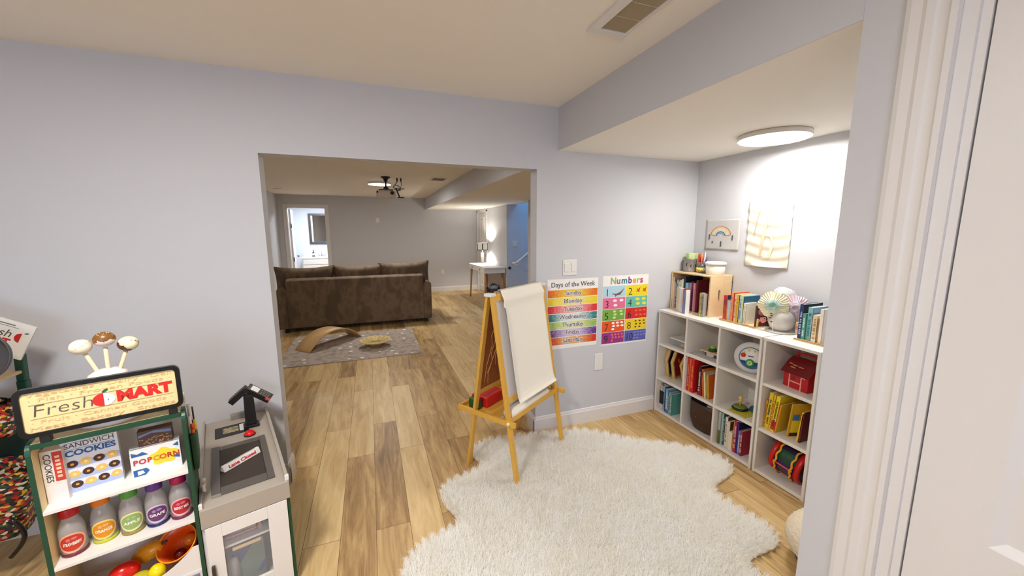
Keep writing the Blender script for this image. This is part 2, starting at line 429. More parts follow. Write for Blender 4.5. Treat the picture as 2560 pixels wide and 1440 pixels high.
def colmat(rgb, rough=.5):
    return mat('c%d_%d_%d' % tuple(rgb), rgb, rough)
PAGES = (236, 228, 210)
def book(label, y, t, x, z, h, d, col, tilt=0, rz=0, marks=None, band=None, cover=None, group='books', lay=False, pages=PAGES, cat='book', mseed=0):
    """spine faces -X; y is the middle of the base; tilt leans the top toward -Y (positive) about the base"""
    M = T(x, y, z) @ Matrix.Rotation(rz, 4, 'Z')
    if lay: M = M @ Matrix.Rotation(PI / 2, 4, 'X')
    elif tilt:
        s = 1 if tilt > 0 else -1
        M = M @ Matrix.Translation((0, -s * t / 2, 0)) @ Matrix.Rotation(tilt, 4, 'X') @ Matrix.Translation((0, s * t / 2, 0))
    o = empty('book', M=M); tag(o, label, cat, group)
    k = min(.0025, t * .16); e = .003 if t > .008 else .001
    c = MB().box(0, d, -t / 2, -t / 2 + k, 0, h, 1 if cover else 0).box(0, d, t / 2 - k, t / 2, 0, h).box(-.0008, k, -t / 2, t / 2, 0, h)
    c.build('cover', [colmat(col), colmat(cover or col)], o)
    MB().box(k, d - e, -t / 2 + k, t / 2 - k, e, h - e).build('pages', colmat(pages, .8), o)
    if band:
        mb = MB()
        for (a, b_, cc) in band: mb.box(-.0016, .001, -t / 2 - .0003, t / 2 + .0003, h * a, h * b_)
        mb.build('spine_label', colmat(band[0][2]), o)
    if marks:
        rr = random.Random(hash(label) % 1000 + mseed if False else len(label) * 7 + int(y * 1000)); mb = MB(); zz = h * .14
        while zz < h * .84:
            l = rr.uniform(.004, .011); w = min(t * .28, .007)
            if rr.random() > .14: mb.box(-.0022, -.0006, -w * rr.uniform(.6, 1), w * rr.uniform(.6, 1), zz, zz + l * .62)
            zz += l
        mb.build('spine_lettering', colmat(marks), o)
    return o

def row(y, x, z, items, group, gap=.0012):
    """items: (label, thickness, height, depth, colour, kwargs); laid from y toward -Y"""
    for it in items:
        lab, t, h, d, c = it[:5]; kw = it[5] if len(it) > 5 else {}
        dx = kw.pop('dx', 0); gy = kw.pop('gy', 0)
        y -= gy
        book(lab, y - t / 2, t, x + dx, z, h, d, c, group=group, **kw); y -= t + gap
    return y
# ---- wooden crate on its side
M_pine = mat('pale pine', (222, 196, 152), .6, noise=.10, nscale=5, stretch=(2, 2, 18))
cr = empty('wooden_crate', (2.575, 2.395, ZT)); tag(cr, 'pale pine crate on its side full of books, on the bookcase beside the wall', 'crate')
CW, CH_, CD = .205, .327, .115     # half width, height, half depth
MB().box(-CD, CD, -CW, CW, 0, .010).build('bottom_board', M_pine, cr, bevel=.001)
MB().box(-CD, CD, -CW, CW, CH_ - .010, CH_).build('top_board', M_pine, cr, bevel=.001)
MB().box(CD - .006, CD, -CW, CW, .010, CH_ - .010).build('back_board', M_pine, cr)
MB().box(-CD, CD, CW - .012, CW, .010, CH_ - .010).build('side_board', M_pine, cr, bevel=.001)
# near side with the hand hole cut through
sd = MB(); y0, y1 = -CW, -CW + .012; hx0, hx1, hz0, hz1 = -.028, -.006, .125, .215
sd.box(-CD, hx0, y0, y1, .010, CH_ - .010).box(hx1, .0195, y0, y1, .010, CH_ - .010).box(.0205, CD, y0, y1, .010, CH_ - .010)
sd.box(hx0, hx1, y0, y1, .010, hz0).box(hx0, hx1, y0, y1, hz1, CH_ - .010)
sd.box(hx0, hx0 + .004, y0, y1, hz0, hz0 + .006).box(hx1 - .004, hx1, y0, y1, hz0, hz0 + .006).box(hx0, hx0 + .004, y0, y1, hz1 - .006, hz1).box(hx1 - .004, hx1, y0, y1, hz1 - .006, hz1)
sd.build('side_board', M_pine, cr)
MB().lathe([(0, 0), (.005, 0), (.005, .0012), (0, .0012)], 12, M=T(.045, -CW, .045, rx=PI / 2)).lathe([(0, 0), (.003, 0), (.003, .0012), (0, .0012)], 12, M=T(.105, -CW, .27, rx=PI / 2)).build('knot', colmat((150, 110, 70)), cr)
G = 'books standing in the pine crate'
row(2.586, 2.468, ZT + .0105, [
 ('book with a cream spine, first inside the crate from the wall', .017, .268, .19, (214, 196, 176), dict()),
 ('book with a brick red spine end, second in the crate from the wall', .014, .262, .19, (186, 150, 140), dict(band=[(.86, 1, (150, 50, 50))])),
 ('black and white patterned spined book in the crate', .010, .25, .19, (60, 60, 66), dict(marks=(220, 220, 215))),
 ('pale blue spined book in the crate beside a patterned book', .018, .25, .19, (150, 178, 190), dict(marks=(70, 96, 120))),
 ('light grey spined book in the crate under the moon jar', .014, .236, .19, (196, 198, 200), dict()),
 ('lime green topped book in the crate behind cream paperbacks', .022, .25, .185, (196, 208, 140), dict(marks=(120, 140, 70))),
 ('white spined book in the crate left of a navy one', .014, .262, .19, (226, 222, 214), dict()),
 ('navy blue tall book in the middle of the crate', .022, .282, .185, (28, 28, 52), dict()),
 ('sky blue topped book behind the white book in the crate', .030, .235, .19, (110, 184, 208), dict(band=[(.62, .8, (214, 110, 40))])),
 ('pink spined book deep in the crate', .022, .235, .185, (206, 130, 160), dict(dx=.01)),
 ('dark plum spined book deep in the crate', .020, .25, .185, (92, 32, 62), dict(dx=.01)),
 ('rose topped book in the crate right of the plum one', .016, .24, .185, (214, 150, 166), dict(dx=.008)),
 ('maroon book against the crate side with the hand hole', .02, .265, .185, (104, 24, 38), dict(dx=.02)),
], G)
G = 'books propped in front of the crate'
row(2.502, 2.424, ZT, [
 ('beige paperback on the bookcase in front of the crate', .026, .205, .042, (206, 196, 170), dict(dx=.008, pages=(214, 206, 184))),
 ('off white paperback with a worn spine in front of the crate', .022, .20, .04, (212, 204, 186), dict(tilt=0)),
 ('thick white book with faint pink marks in front of the crate', .050, .20, .046, (224, 218, 214), dict(marks=(226, 190, 186), dx=-.008)),
 ('red book with a worn colourful spine in front of the crate', .022, .205, .046, (188, 62, 60), dict(dx=-.022, band=[(.0, .42, (120, 120, 170))], marks=(90, 170, 190))),
 ('slate blue spined book with a large white cover in front of the crate', .016, .198, .046, (118, 140, 184), dict(dx=-.034, cover=(240, 238, 234))),
], G)
G = 'thin books at the right end of the crate'
row(2.262, 2.425, ZT, [
 ('small dark patterned booklet at the right end of the crate', .010, .19, .042, (120, 112, 84), dict(dx=.008)),
 ('yellow green booklet at the right end of the crate', .016, .19, .042, (198, 194, 110), dict(marks=(120, 120, 70))),
 ('grey booklet with a torn white edge beside the crate side', .014, .185, .042, (170, 164, 160), dict(dx=.004, marks=(60, 60, 60))),
], G)

# ---- things on the crate
ct = ZT + CH_
jar = empty('moon_jar', (2.600, 2.535, ct)); tag(jar, 'grey lantern jar with crescent moon cutouts on the pine crate', 'jar')
M_jar = mat('brushed grey tin', (150, 143, 140), .35, .35)
MB().lathe([(0, 0), (.060, 0), (.063, .006), (.061, .012), (.057, .10), (.060, .106), (.060, .112), (.055, .112), (.052, .10), (.052, .012), (0, .012)], 32, cap=False).build('body', M_jar, jar)
mo = MB()
def crescent(mb, M, r, mi=0, flip=1):
    pts = []
    for k in range(13):
        a = PI / 2 + flip * PI * k / 12; pts.append((r * math.cos(a), r * math.sin(a)))
    for k in range(11, 0, -1):
        a = PI / 2 + flip * PI * k / 12; pts.append((r * .55 * math.cos(a), r * math.sin(a)))
    mb.prism(pts, 0, .0015, mi, M)
for a, z, fl in ((-2.75, .062, 1), (-2.15, .052, 1), (-1.5, .055, 1)):
    rr = .0585
    crescent(mo, Matrix.Translation((rr * math.cos(a), rr * math.sin(a), z)) @ Matrix.Rotation(a + PI / 2, 4, 'Z') @ Matrix.Rotation(PI / 2, 4, 'X'), .016, 0, fl)
for a, z in ((-2.9, .03), (-2.45, .085), (-2.3, .03), (-1.85, .08), (-1.8, .025), (-2.0, .055)):
    mo.lathe([(0, 0), (.0028, 0), (.0028, .0012), (0, .0012)], 8, M=Matrix.Translation((.0583 * math.cos(a), .0583 * math.sin(a), z)) @ Matrix.Rotation(a + PI / 2, 4, 'Z') @ Matrix.Rotation(PI / 2, 4, 'X'))
mo.build('moon_cutout', mat('dark cut', (44, 38, 36), .8), jar)
sp_ = empty('green_sponge', (2.600, 2.535, ct + .098)); tag(sp_, 'pale green foam pad sticking out of the moon jar', 'sponge')
MB().prism([(.045 * math.cos(a + .3), .045 * math.sin(a + .3)) for a in [k * PI / 3 for k in range(6)]], .0, .062).build('pad', mat('pale green foam', (190, 214, 150), .9), sp_, M=T(0, 0, 0, ry=.05), bevel=.006)
cup = empty('pencil_jar', (2.600, 2.420, ct)); tag(cup, 'clear glass jar packed with crayons and pens on the pine crate', 'jar')
MB().lathe([(0, 0), (.034, 0), (.036, .004), (.038, .09), (.036, .09), (.034, .005), (0, .004)], 28, cap=False).build('glass', mat('jar glass', (235, 240, 238), .05, trans=.85, alpha=.55), cup)
MB().lathe([(.0365, .012), (.0385, .012), (.0392, .045), (.0372, .045)], 28, cap=False).build('label', pattern_mat('jar print', [(226, 206, 90), (238, 232, 210), (196, 178, 60), (240, 240, 236)], 60), cup)
PC = [((226, 96, 60), 'orange', -.022, .01, .155, .006, -.10, .02), ((206, 34, 28), 'red', -.004, -.008, .15, .010, -.02, -.05), ((240, 180, 150), 'peach', .008, -.016, .152, .006, .10, -.02),
      ((196, 26, 24), 'dark red', -.012, .012, .145, .007, -.05, .05), ((246, 240, 230), 'white', .018, 0, .165, .005, .12, .0), ((236, 190, 196), 'pink', -.02, -.006, .125, .005, -.14, -.02),
      ((84, 96, 168), 'violet blue', .026, -.012, .13, .006, .20, .0), ((60, 72, 150), 'royal blue', .028, .004, .125, .005, .24, .05), ((214, 190, 120), 'tan', .006, .016, .158, .004, .04, .08), ((250, 236, 200), 'cream', -.026, .004, .16, .004, -.18, .05)]
for c, nm, dx, dy, L, r, ty, tx in PC:
    o = MB().lathe([(0, 0), (r, 0), (r, L * .8), (r * .9, L * .82), (r * .45, L), (0, L)], 10, cap=False).build('crayon', colmat(c, .5), None)
    o.matrix_world = T(2.600 - dy * .5, 2.420 - dx * .8, ct + .008, rx=ty, ry=-tx * .4)
    tag(o, nm + ' crayon standing in the glass jar on the crate', 'crayon', 'crayons and pens in the glass jar')
tub = empty('glass_bowl', (2.615, 2.350, ct)); tag(tub, 'small clear glass pot with green and orange bits, beside the white tub', 'pot')
MB().lathe([(0, 0), (.030, 0), (.034, .005), (.036, .055), (.034, .055), (.032, .006), (0, .005)], 28, cap=False).build('glass', mat('pot glass', (200, 205, 204), .08, alpha=.45), tub)
MB().lathe([(0, .006), (.031, .006), (.032, .026), (0, .03)], 20, cap=False).build('contents', pattern_mat('pot bits', [(120, 190, 130), (214, 120, 60), (150, 200, 150), (196, 96, 50)], 45), tub)
wt = empty('white_tub', (2.585, 2.268, ct)); tag(wt, 'white round lidded tub on the right end of the pine crate', 'tub')
M_tub = mat('milky plastic', (230, 227, 214), .35)
MB().lathe([(0, 0), (.062, 0), (.066, .004), (.072, .084), (0, .084)], 40, cap=False).build('body', M_tub, wt)
MB().lathe([(.072, .080), (.078, .080), (.079, .096), (.075, .100), (.068, .101), (.066, .104), (0, .104)], 40, cap=False).build('lid', mat('tub lid', (238, 236, 228), .3), wt)

# ---- books in the wooden tray, middle of the top
def tray_strip(y0, y1, x0, x1, label):
    o = empty('book_rest', ((x0 + x1) / 2, (y0 + y1) / 2, ZT)); tag(o, label, 'book rest')
    L = (y1 - y0) / 2; W = (x1 - x0) / 2
    MB().box(-W, W, -L, L, 0, .006).build('base', M_pine, o, bevel=.002)
    f = MB()
    n = 5
    for k in range(n): 
        a = -L + 2 * L * k / n; f.box(-W - .003, -W + .012, a + .002, a + 2 * L / n - .002, .006, .0115 + .002 * (k % 2))
    f.build('carved_edge', mat('honey wood', (176, 142, 88), .6), o, bevel=.002)
    return o
tray_strip(1.812, 2.105, 2.475, 2.66, 'carved wooden book rest under the orange and yellow picture books')
tray_strip(1.330, 1.545, 2.455, 2.66, 'carved wooden book rest under the navy and teal books')
G = 'picture books on the middle book rest'
zt = ZT + .0062
row(2.098, 2.502, zt, [
 ('orange and red spined picture book, first on the middle book rest', .016, .185, .15, (214, 90, 40), dict(marks=(120, 40, 30), band=[(.6, 1, (196, 44, 30))])),
 ('purple and orange spined picture book behind a small orange one', .014, .187, .15, (196, 76, 62), dict(marks=(84, 40, 120), cover=(46, 42, 88))),
 ('small orange spined book on the middle book rest', .009, .155, .12, (222, 132, 60), dict(dx=-.004)),
 ('small silver blue spined book on the middle book rest', .019, .150, .12, (176, 188, 204), dict(dx=-.006, cover=(240, 238, 236))),
 ('tall salmon and yellow spined picture book', .018, .215, .15, (232, 158, 96), dict(marks=(214, 120, 70))),
 ('tall red spined picture book on the middle book rest', .009, .214, .15, (190, 44, 40), dict()),
 ('tall cream spined picture book with red lettering', .011, .208, .15, (232, 206, 176), dict(marks=(170, 60, 50))),
 ('golden yellow spined picture book on the middle book rest', .021, .206, .15, (226, 182, 62), dict(marks=(190, 140, 40))),
 ('dark green spined thin picture book', .005, .205, .15, (52, 84, 66), dict()),
 ('light blue and white spined picture book', .017, .206, .15, (196, 216, 226), dict(marks=(56, 96, 150))),
 ('lime spined thin picture book beside the blue cover', .010, .202, .15, (206, 220, 140), dict()),
 ('picture book with a deep teal blue cover and red figure', .010, .20, .15, (20, 92, 132), dict(cover=(20, 92, 132))),
 ('cream spined small book beside the chocolate brown cover', .018, .155, .12, (232, 226, 208), dict(dx=-.008, marks=(180, 170, 150))),
], G)
ab = empty('book', M=T(2.505, 1.838, zt) @ Matrix.Rotation(-.18, 4, 'Z'))
tag(ab, 'chocolate brown alphabet book with a bird on its cover', 'book', G)
MB().box(0, .13, -.006, -.004, 0, .150).box(0, .13, .004, .006, 0, .150).box(-.001, .002, -.006, .006, 0, .150).build('cover', colmat((84, 40, 34)), ab)
MB().box(.002, .128, -.004, .004, .002, .148).build('pages', colmat(PAGES), ab)
t_ = MB(); text_mb(t_, 'AB', .052, face_ny(.052, -.0064, .048)); t_.build('cover_lettering', colmat((232, 214, 196)), ab)
t_ = MB(); t_.ellipsoid((.045, -.0062, .105), (.032, .0012, .026)).ellipsoid((.068, -.0062, .128), (.012, .0012, .012)); t_.build('cover_picture', colmat((158, 116, 106)), ab)
tl = empty('book', M=T(2.492, 1.815, zt)); tag(tl, 'narrow cream board book with a gold edge in front of the alphabet book', 'book', G)
MB().box(0, .010, -.004, .004, 0, .060).build('cover', colmat((226, 190, 110)), tl); MB().box(.001, .009, -.003, .003, .0605, .062).build('pages', colmat(PAGES), tl)
# ---- paper flower vase
va = empty('round_vase', (2.565, 1.700, ZT)); tag(va, 'round white vase standing on a dish between the two book rests', 'vase')
MB().lathe([(0, 0), (.080, 0), (.088, .004), (.090, .009), (0, .009)], 40, cap=False).build('dish', mat('dish glaze', (222, 220, 212), .3), va)
MB().lathe([(0, .010), (.040, .010), (.062, .030), (.077, .065), (.080, .095), (.072, .130), (.052, .155), (.040, .165), (.037, .163), (.0, .16)], 40, cap=False).build('bowl', mat('vase glaze', (206, 202, 196), .35), va)
v2 = MB(); 
for (dy, zz_) in ((-.010, .125), (-.004, .095), (-.016, .07), (-.012, .11)): v2.box(-.0815, -.078, dy + .02, dy + .034, zz_, zz_ + .006)
v2.build('writing_mark', colmat((90, 84, 80)), va)
MB().tube([(-.09, -.01, .011), (-.088, -.008, .05), (-.082, .0, .09)], .0018, 6).build('hanging_string', colmat((236, 230, 220)), va)
for lab, col, yy, xx_, zz_, R_, tilt in (('pale pink paper rosette card leaning on the left of the white vase', (214, 120, 120), 1.776, 2.535, .060, .021, .5),):
    o = MB().prism([(R_ * math.cos(k * PI / 3), R_ * 1.2 * math.sin(k * PI / 3)) for k in range(6)], 0, .002, M=Matrix.Rotation(-PI / 2, 4, 'Y') @ Matrix.Rotation(-.3, 4, 'X')).build('felt_flower', colmat(col)); o.location = (2.484, yy - .005, ZT + zz_ + .01); tag(o, lab, 'card')
def rosette(label, c, R_, cols, facing, seed):
    rr = random.Random(seed)
    o = empty('paper_pompom', M=Matrix.Translation(c) @ facing); tag(o, label, 'paper flower', 'tissue paper flowers in the vase')
    for li, (sc_, col, zoff) in enumerate(((1, cols[0], 0), (.93, cols[1], .007), (.72, cols[2], .014), (.5, cols[3], .018))):
        n = 64; vs = [(0, 0, zoff - .008)]; fs = []
        for k in range(n):
            a = 2 * PI * k / n; w = 1 if k % 2 else -1
            r_ = R_ * sc_ * (1 + .05 * math.sin(a * 5 + li) + rr.uniform(-.03, .03))
            vs.append((r_ * .5 * math.cos(a), r_ * .5 * math.sin(a), zoff + .004 + w * .0028)); vs.append((r_ * math.cos(a), r_ * math.sin(a), zoff * .4 + w * .005 - .004 + rr.uniform(-.003, .003)))
        for k in range(n):
            j = (k + 1) % n; fs.append((0, 1 + 2 * k, 1 + 2 * j)); fs.append((1 + 2 * k, 2 + 2 * k, 2 + 2 * j, 1 + 2 * j))
        MB().add(vs, fs, 0, False).build('petal_layer', mat('tissue %d %d %d' % col, col, .9), o)
    return o
FX = Matrix.Rotation(-PI / 2, 4, 'Y')
rosette('cream tissue paper flower with a mint centre facing the room above the vase', (2.495, 1.716, ZT + .185), .088, ((236, 230, 196), (240, 234, 206), (214, 226, 214), (190, 220, 208)), Matrix.Rotation(.45, 4, 'Z') @ FX, 1)
rosette('lilac pink tissue paper flower to the right of the vase top', (2.585, 1.640, ZT + .175), .085, ((226, 206, 220), (230, 210, 214), (222, 214, 228), (232, 220, 226)), Matrix.Rotation(.9, 4, 'Z') @ FX, 2)
rosette('pale blue and blush tissue paper flower at the back, highest of the three', (2.60, 1.735, ZT + .225), .08, ((228, 212, 218), (206, 220, 222), (232, 222, 206), (200, 214, 218)), Matrix.Rotation(.3, 4, 'Z') @ FX @ Matrix.Rotation(.5, 4, 'Y'), 3)
o = empty('tea_box', (2.60, 1.588, ZT)); tag(o, 'small upright card box with an orange and white print right of the vase', 'box')
MB().box(-.02, .02, -.028, .028, 0, .085).build('carton', colmat((222, 196, 180)), o)
MB().box(-.0215, -.02, -.026, .026, .035, .06).build('print', colmat((214, 126, 96)), o); MB().box(-.0215, -.02, -.026, .026, .065, .08).build('print', colmat((200, 196, 120)), o)
G = 'books on the right book rest'
row(1.540, 2.484, zt, [
 ('navy book with white spine lettering, first on the right book rest', .022, .218, .175, (38, 56, 108), dict(marks=(190, 200, 226), cover=(18, 22, 44))),
 ('small emerald green spined book on the right book rest', .018, .166, .12, (70, 160, 140), dict(dx=-.012, gy=.006, marks=(220, 240, 230))),
 ('tall pale teal spined book with a blue cover on the right book rest', .026, .208, .165, (140, 190, 196), dict(marks=(40, 130, 150), cover=(110, 150, 186))),
 ('dark green and red thin book on the right book rest', .010, .16, .14, (44, 70, 56), dict(dx=.01)),
 ('small cream book with gold lettering on the right book rest', .024, .168, .12, (228, 208, 172), dict(dx=-.014, marks=(170, 140, 90), band=[(0, .12, (240, 230, 214))])),
 ('brown spined thin book near the end of the right book rest', .008, .15, .12, (176, 124, 66), dict(dx=-.01)),
 ('white spined tall book at the right end of the bookcase top', .018, .21, .15, (236, 230, 220), dict(dx=-.01)),
], G)

# ---- cube contents, top row
o = empty('storage_box', (2.505, 2.415, Z3)); tag(o, 'low clear plastic box of blue and yellow blocks in the top left cube', 'storage box')
MB().box(-.11, .11, -.085, .085, 0, .055).build('tub', mat('frosted plastic', (190, 196, 200), .3, alpha=.42), o, bevel=.008)
MB().box(-.116, .116, -.091, .091, .055, .067).build('lid', mat('frosted lid', (214, 212, 210), .35), o, bevel=.003)
for k, (x, y, c, nm) in enumerate(((-.085, .03, (86, 130, 170), 'steel blue'), (-.085, -.03, (232, 206, 70), 'yellow'), (-.07, .062, (150, 190, 120), 'green'), (-.05, 0, (104, 140, 190), 'sky blue'), (-.085, -.068, (240, 214, 90), 'lemon'))):
    q = MB().ellipsoid((0, 0, .018), (.02, .024, .016)).build('toy_block', colmat(c), None); q.location = (2.505 + x, 2.415 + y, Z3 + .003)
    tag(q, nm + ' rounded toy piece inside the clear box in the top left cube', 'toy', 'toy pieces in the clear box')
o = empty('activity_board', (2.475, 2.120, Z3)); tag(o, 'white ruled board lying flat at the front of the second top cube', 'board')
MB().box(-.13, .13, -.13, .135, 0, .006).build('panel', colmat((224, 222, 220)), o)
g = MB()
for k in range(14): g.box(-.13, .13, -.125 + k * .0195, -.123 + k * .0195, .006, .0066)
for k in range(12): g.box(-.128 + k * .022, -.1265 + k * .022, -.13, .135, .006, .0066)
g.box(-.05, .0, -.10, -.04, .006, .0075).build('ruling', colmat((120, 116, 124)), o)
o = empty('puzzle_tray', (2.515, 2.105, Z3 + .034)); tag(o, 'beige wooden tray with green and orange toy pieces in the second top cube', 'tray')
MB().box(-.10, .10, -.085, .10, 0, .010).build('board', M_pine, o, bevel=.002)
o = empty('tray_support', (2.515, 2.105, Z3 + .0065)); tag(o, 'dark purple and white flat toy box under the beige wooden tray', 'box')
MB().box(-.085, .09, -.08, .06, 0, .027).build('box_body', pattern_mat('purple print', [(70, 52, 110), (220, 216, 214), (50, 36, 70), (190, 186, 196)], 14), o)
for (dx, dy, R_, h, c, nm) in ((-.055, .02, .034, .022, (28, 84, 54), 'dark green disc'), (-.045, -.055, .028, .03, (26, 96, 92), 'teal disc'), (-.02, -.03, .03, .02, (214, 140, 50), 'orange disc')):
    q = MB().lathe([(0, 0), (R_ * .8, 0), (R_, h * .35), (R_ * .85, h * .7), (R_ * .4, h), (0, h)], 24, cap=False).build('toy_disc', colmat(c), None); q.location = (2.515 + dx, 2.105 + dy, Z3 + .0445)
    tag(q, nm + ' lying on the beige wooden tray', 'toy', 'toy pieces on the beige tray')
q = MB().lathe([(0, 0), (.02, 0), (.018, .018), (0, .022)], 20, cap=False).build('toy_dome', colmat((150, 196, 60)), None); q.location = (2.46, 2.125, Z3 + .0665); tag(q, 'lime green knob on top of the dark green disc in the second top cube', 'toy')
# dark panels seen at the right rear of two cubes
for (yc, z0, lab) in ((1.990, Z3, 'dark brown upright board at the right side of the second top cube'), (1.700, Z2, 'dark picture frame standing at the back of the third middle cube')):
    o = empty('upright_board', (2.63, yc, z0)); tag(o, lab, 'board'); MB().box(-.02, .03, -.008, .008, 0, .265).build('panel', colmat((62, 34, 26)), o)
# round music toy
o = empty('music_toy', M=T(2.415, 1.772, Z3 + .109) @ Matrix.Rotation(.42, 4, 'Z') @ Matrix.Rotation(-PI / 2 + .06, 4, 'Y') @ Matrix.Rotation(-PI / 2, 4, 'Z')); tag(o, 'round white and blue music toy with coloured buttons in the third top cube', 'toy')
MB().lathe([(0, -.022), (.097, -.022), (.108, -.010), (.108, .004), (.100, .012), (.078, .014), (0, .014)], 48, cap=False).build('shell', colmat((206, 204, 202)), o)
MB().lathe([(.070, .0145), (.0745, .0145), (.0745, .0165), (.070, .0165)], 48, cap=False).build('blue_ring', colmat((40, 100, 160)), o)
MB().lathe([(0, .0135), (.070, .0135), (.070, .0155), (0, .016)], 48, cap=False).build('face', colmat((236, 234, 232)), o)
f = MB(); pts = [(.069 * math.cos(a), .069 * math.sin(a)) for a in [PI + .35 + k * (PI - .7) / 12 for k in range(13)]]
pts2 = [(.069 * math.cos(a), .069 * math.sin(a) * .62 - .012) for a in [2 * PI - .45 - k * (PI - .9) / 12 for k in range(13)]]
f.prism(pts + pts2, .0155, .0168).build('blue_panel', colmat((36, 96, 158)), o)
MB().lathe([(0, .016), (.027, .016), (.026, .022), (0, .023)], 28, cap=False, M=T(-.004, -.034, 0)).build('green_button', colmat((58, 150, 70)), o)
MB().lathe([(0, .0222), (.016, .0222), (.016, .0242), (.013, .0242), (.013, .0228), (0, .0228)], 24, cap=False, M=T(-.004, -.034, 0)).build('button_symbol', colmat((190, 226, 160)), o)
MB().lathe([(0, .016), (.0155, .016), (.015, .020), (0, .0205)], 24, cap=False, M=T(-.048, .014, 0)).build('red_button', colmat((206, 36, 40)), o)
for a in (145, 108, 72, 35, 5, -20):
    q = MB().lathe([(0, .016), (.0075, .016), (.007, .019), (0, .019)], 12, cap=False, M=T(.055 * math.cos(math.radians(a)), .055 * math.sin(math.radians(a)), 0)).build('small_button', colmat((222, 206, 70)), o)
MB().box(-.018, .014, .008, .016, .0155, .0172).build('nameplate', colmat((86, 70, 130)), o)
o = empty('blue_case', (2.56, 1.74, Z3)); tag(o, 'dark blue case behind the round music toy', 'case'); MB().box(-.05, .07, -.06, .04, 0, .235).build('shell', colmat((30, 44, 84)), o, bevel=.006)
# red barn
o = empty('toy_barn', M=T(2.505, 1.475, Z3) @ Matrix.Rotation(-.10, 4, 'Z')); tag(o, 'red toy barn with dark gabled roof and pink outlined door in the top right cube', 'toy barn')
M_red = colmat((186, 22, 28), .4); bw, bd, bh = .078, .085, .105
hip = [(-bd, 0), (bd, 0)]
b = MB().box(-bd, bd, -bw, bw, 0, bh)
gp = [(-bw, bh), (bw, bh), (bw * .55, bh + .05), (0, bh + .075), (-bw * .55, bh + .05)]
b.build('walls', M_red, o, bevel=.004)
# ridge runs along local y, slope faces the room
rf = MB(); e_ = .014
prof_ = [(-bd - e_, bh - .012), (-bd * .5, bh + .052), (0, bh + .078), (bd * .5, bh + .052), (bd + e_, bh - .012), (bd * .5 - .002, bh + .042), (0, bh + .066), (-bd * .5 + .002, bh + .042)]
rf.prism([(p[0], p[1]) for p in prof_], -bw - .012, bw + .012, M=Matrix(((1, 0, 0, 0), (0, 0, 1, 0), (0, 1, 0, 0), (0, 0, 0, 1)))).build('roof', colmat((112, 10, 18), .4), o)
wl = MB().prism([(-bd * .9, bh), (bd * .9, bh), (bd * .45, bh + .044), (0, bh + .064), (-bd * .45, bh + .044)], -bw, bw, M=Matrix(((1, 0, 0, 0), (0, 0, 1, 0), (0, 1, 0, 0), (0, 0, 0, 1)))); wl.build('gable', M_red, o)
fr = MB()
for y0, y1, z0, z1 in ((-.04, -.034, .0, .088), (.034, .04, .0, .088), (-.034, .034, .040, .047), (-.062, -.034, .082, .088)): fr.box(-bd - .0035, -bd + .002, y0, y1, z0, z1)
fr.build('door_outline', colmat((244, 168, 160)), o)
MB().tube([(-bd - .002, .012 + .009 * math.cos(a), .068 + .009 * math.sin(a)) for a in [k * PI / 6 for k in range(12)]], .0015, 6, closed=True).build('door_emblem', colmat((90, 60, 60)), o)
MB().tube([(0, -bw * .8, bh + .070), (0, -bw * .8, bh + .098), (0, 0, bh + .108), (0, bw * .8, bh + .098), (0, bw * .8, bh + .070)], .008, 8).build('carry_handle', colmat((214, 20, 28), .35), o)
t_ = MB(); Mr = Matrix.Translation((-bd * .82 - .004, 0, bh + .026)) @ Matrix.Rotation(0, 4, 'Z')
for (y, w, z_) in ((.045, .018, .020), (.018, .030, .014), (-.02, .03, .012), (.03, .034, -.002)):
    t_.box(-.0015 + .0, .004, y - w / 2, y + w / 2, z_ - .003, z_ + .003, 0, Mr @ Matrix.Rotation(.0, 4, 'Y'))
t_.build('roof_print', colmat((214, 120, 70)), o)
o = empty('folded_paper', (2.64, 1.40, Z3)); tag(o, 'cream folded sheet behind the red toy barn', 'paper'); MB().box(-.003, .003, -.05, .07, 0, .20).build('sheet', colmat((214, 200, 170)), o, M=T(0, 0, 0, ry=.1))

# ---- middle row
def hexbox(label, y, rz, c_in, x=2.375):
    o = empty('hexagon_puzzle', M=T(x, y, Z2) @ Matrix.Rotation(rz, 4, 'Z')); tag(o, label, 'wooden puzzle', 'hexagon wooden trays')
    W_, H_ = .24, .255
    hx = [(.045, 0), (W_, 0), (W_ + .03, H_ * .55), (W_ - .02, H_), (.055, H_), (.0, H_ * .62), (.012, H_ * .5)]
    inn = [((a - W_ / 2) * .86 + W_ / 2, (b - H_ / 2) * .88 + H_ / 2) for a, b in hx]
    n = len(hx); mb = MB()
    MX = Matrix(((1, 0, 0, 0), (0, 0, 1, 0), (0, 1, 0, 0), (0, 0, 0, 1)))
    mb.prism(hx, .006, .012, M=MX)
    vs = [(a, b, z) for z in (-.012, .006) for a, b in hx] + [(a, b, z) for z in (-.012, .006) for a, b in inn]
    fs = []
    for i in range(n):
        j = (i + 1) % n
        fs += [(i, j, n + j, n + i), (2 * n + i, 3 * n + i, 3 * n + j, 2 * n + j), (i, 2 * n + i, 2 * n + j, j)]
    mb.add(vs, fs, 0, False, MX); mb.build('tray', mat('hex pine', (206, 172, 106), .6), o)
    MB().prism([(a, b) for a, b in inn], .0, .005, M=MX).build('inlay', colmat(c_in), o)
    return o
hexbox('hexagon wooden tray with a navy inlay, left in the second row left cube', 2.522, .30, (26, 30, 84), 2.378)
h2 = hexbox('hexagon wooden tray with a red inlay and orange stick, middle of the left cube', 2.462, .26, (160, 24, 26), 2.385)
MB().bar((.10, -.004, .17), (.17, -.004, .08), .018, .006).build('orange_stick', colmat((222, 120, 50)), h2)
hexbox('smaller hexagon wooden tray with a dark red inlay, right in the left cube', 2.372, .06, (110, 18, 24), 2.395)
G = 'books in the middle cube of the second row'
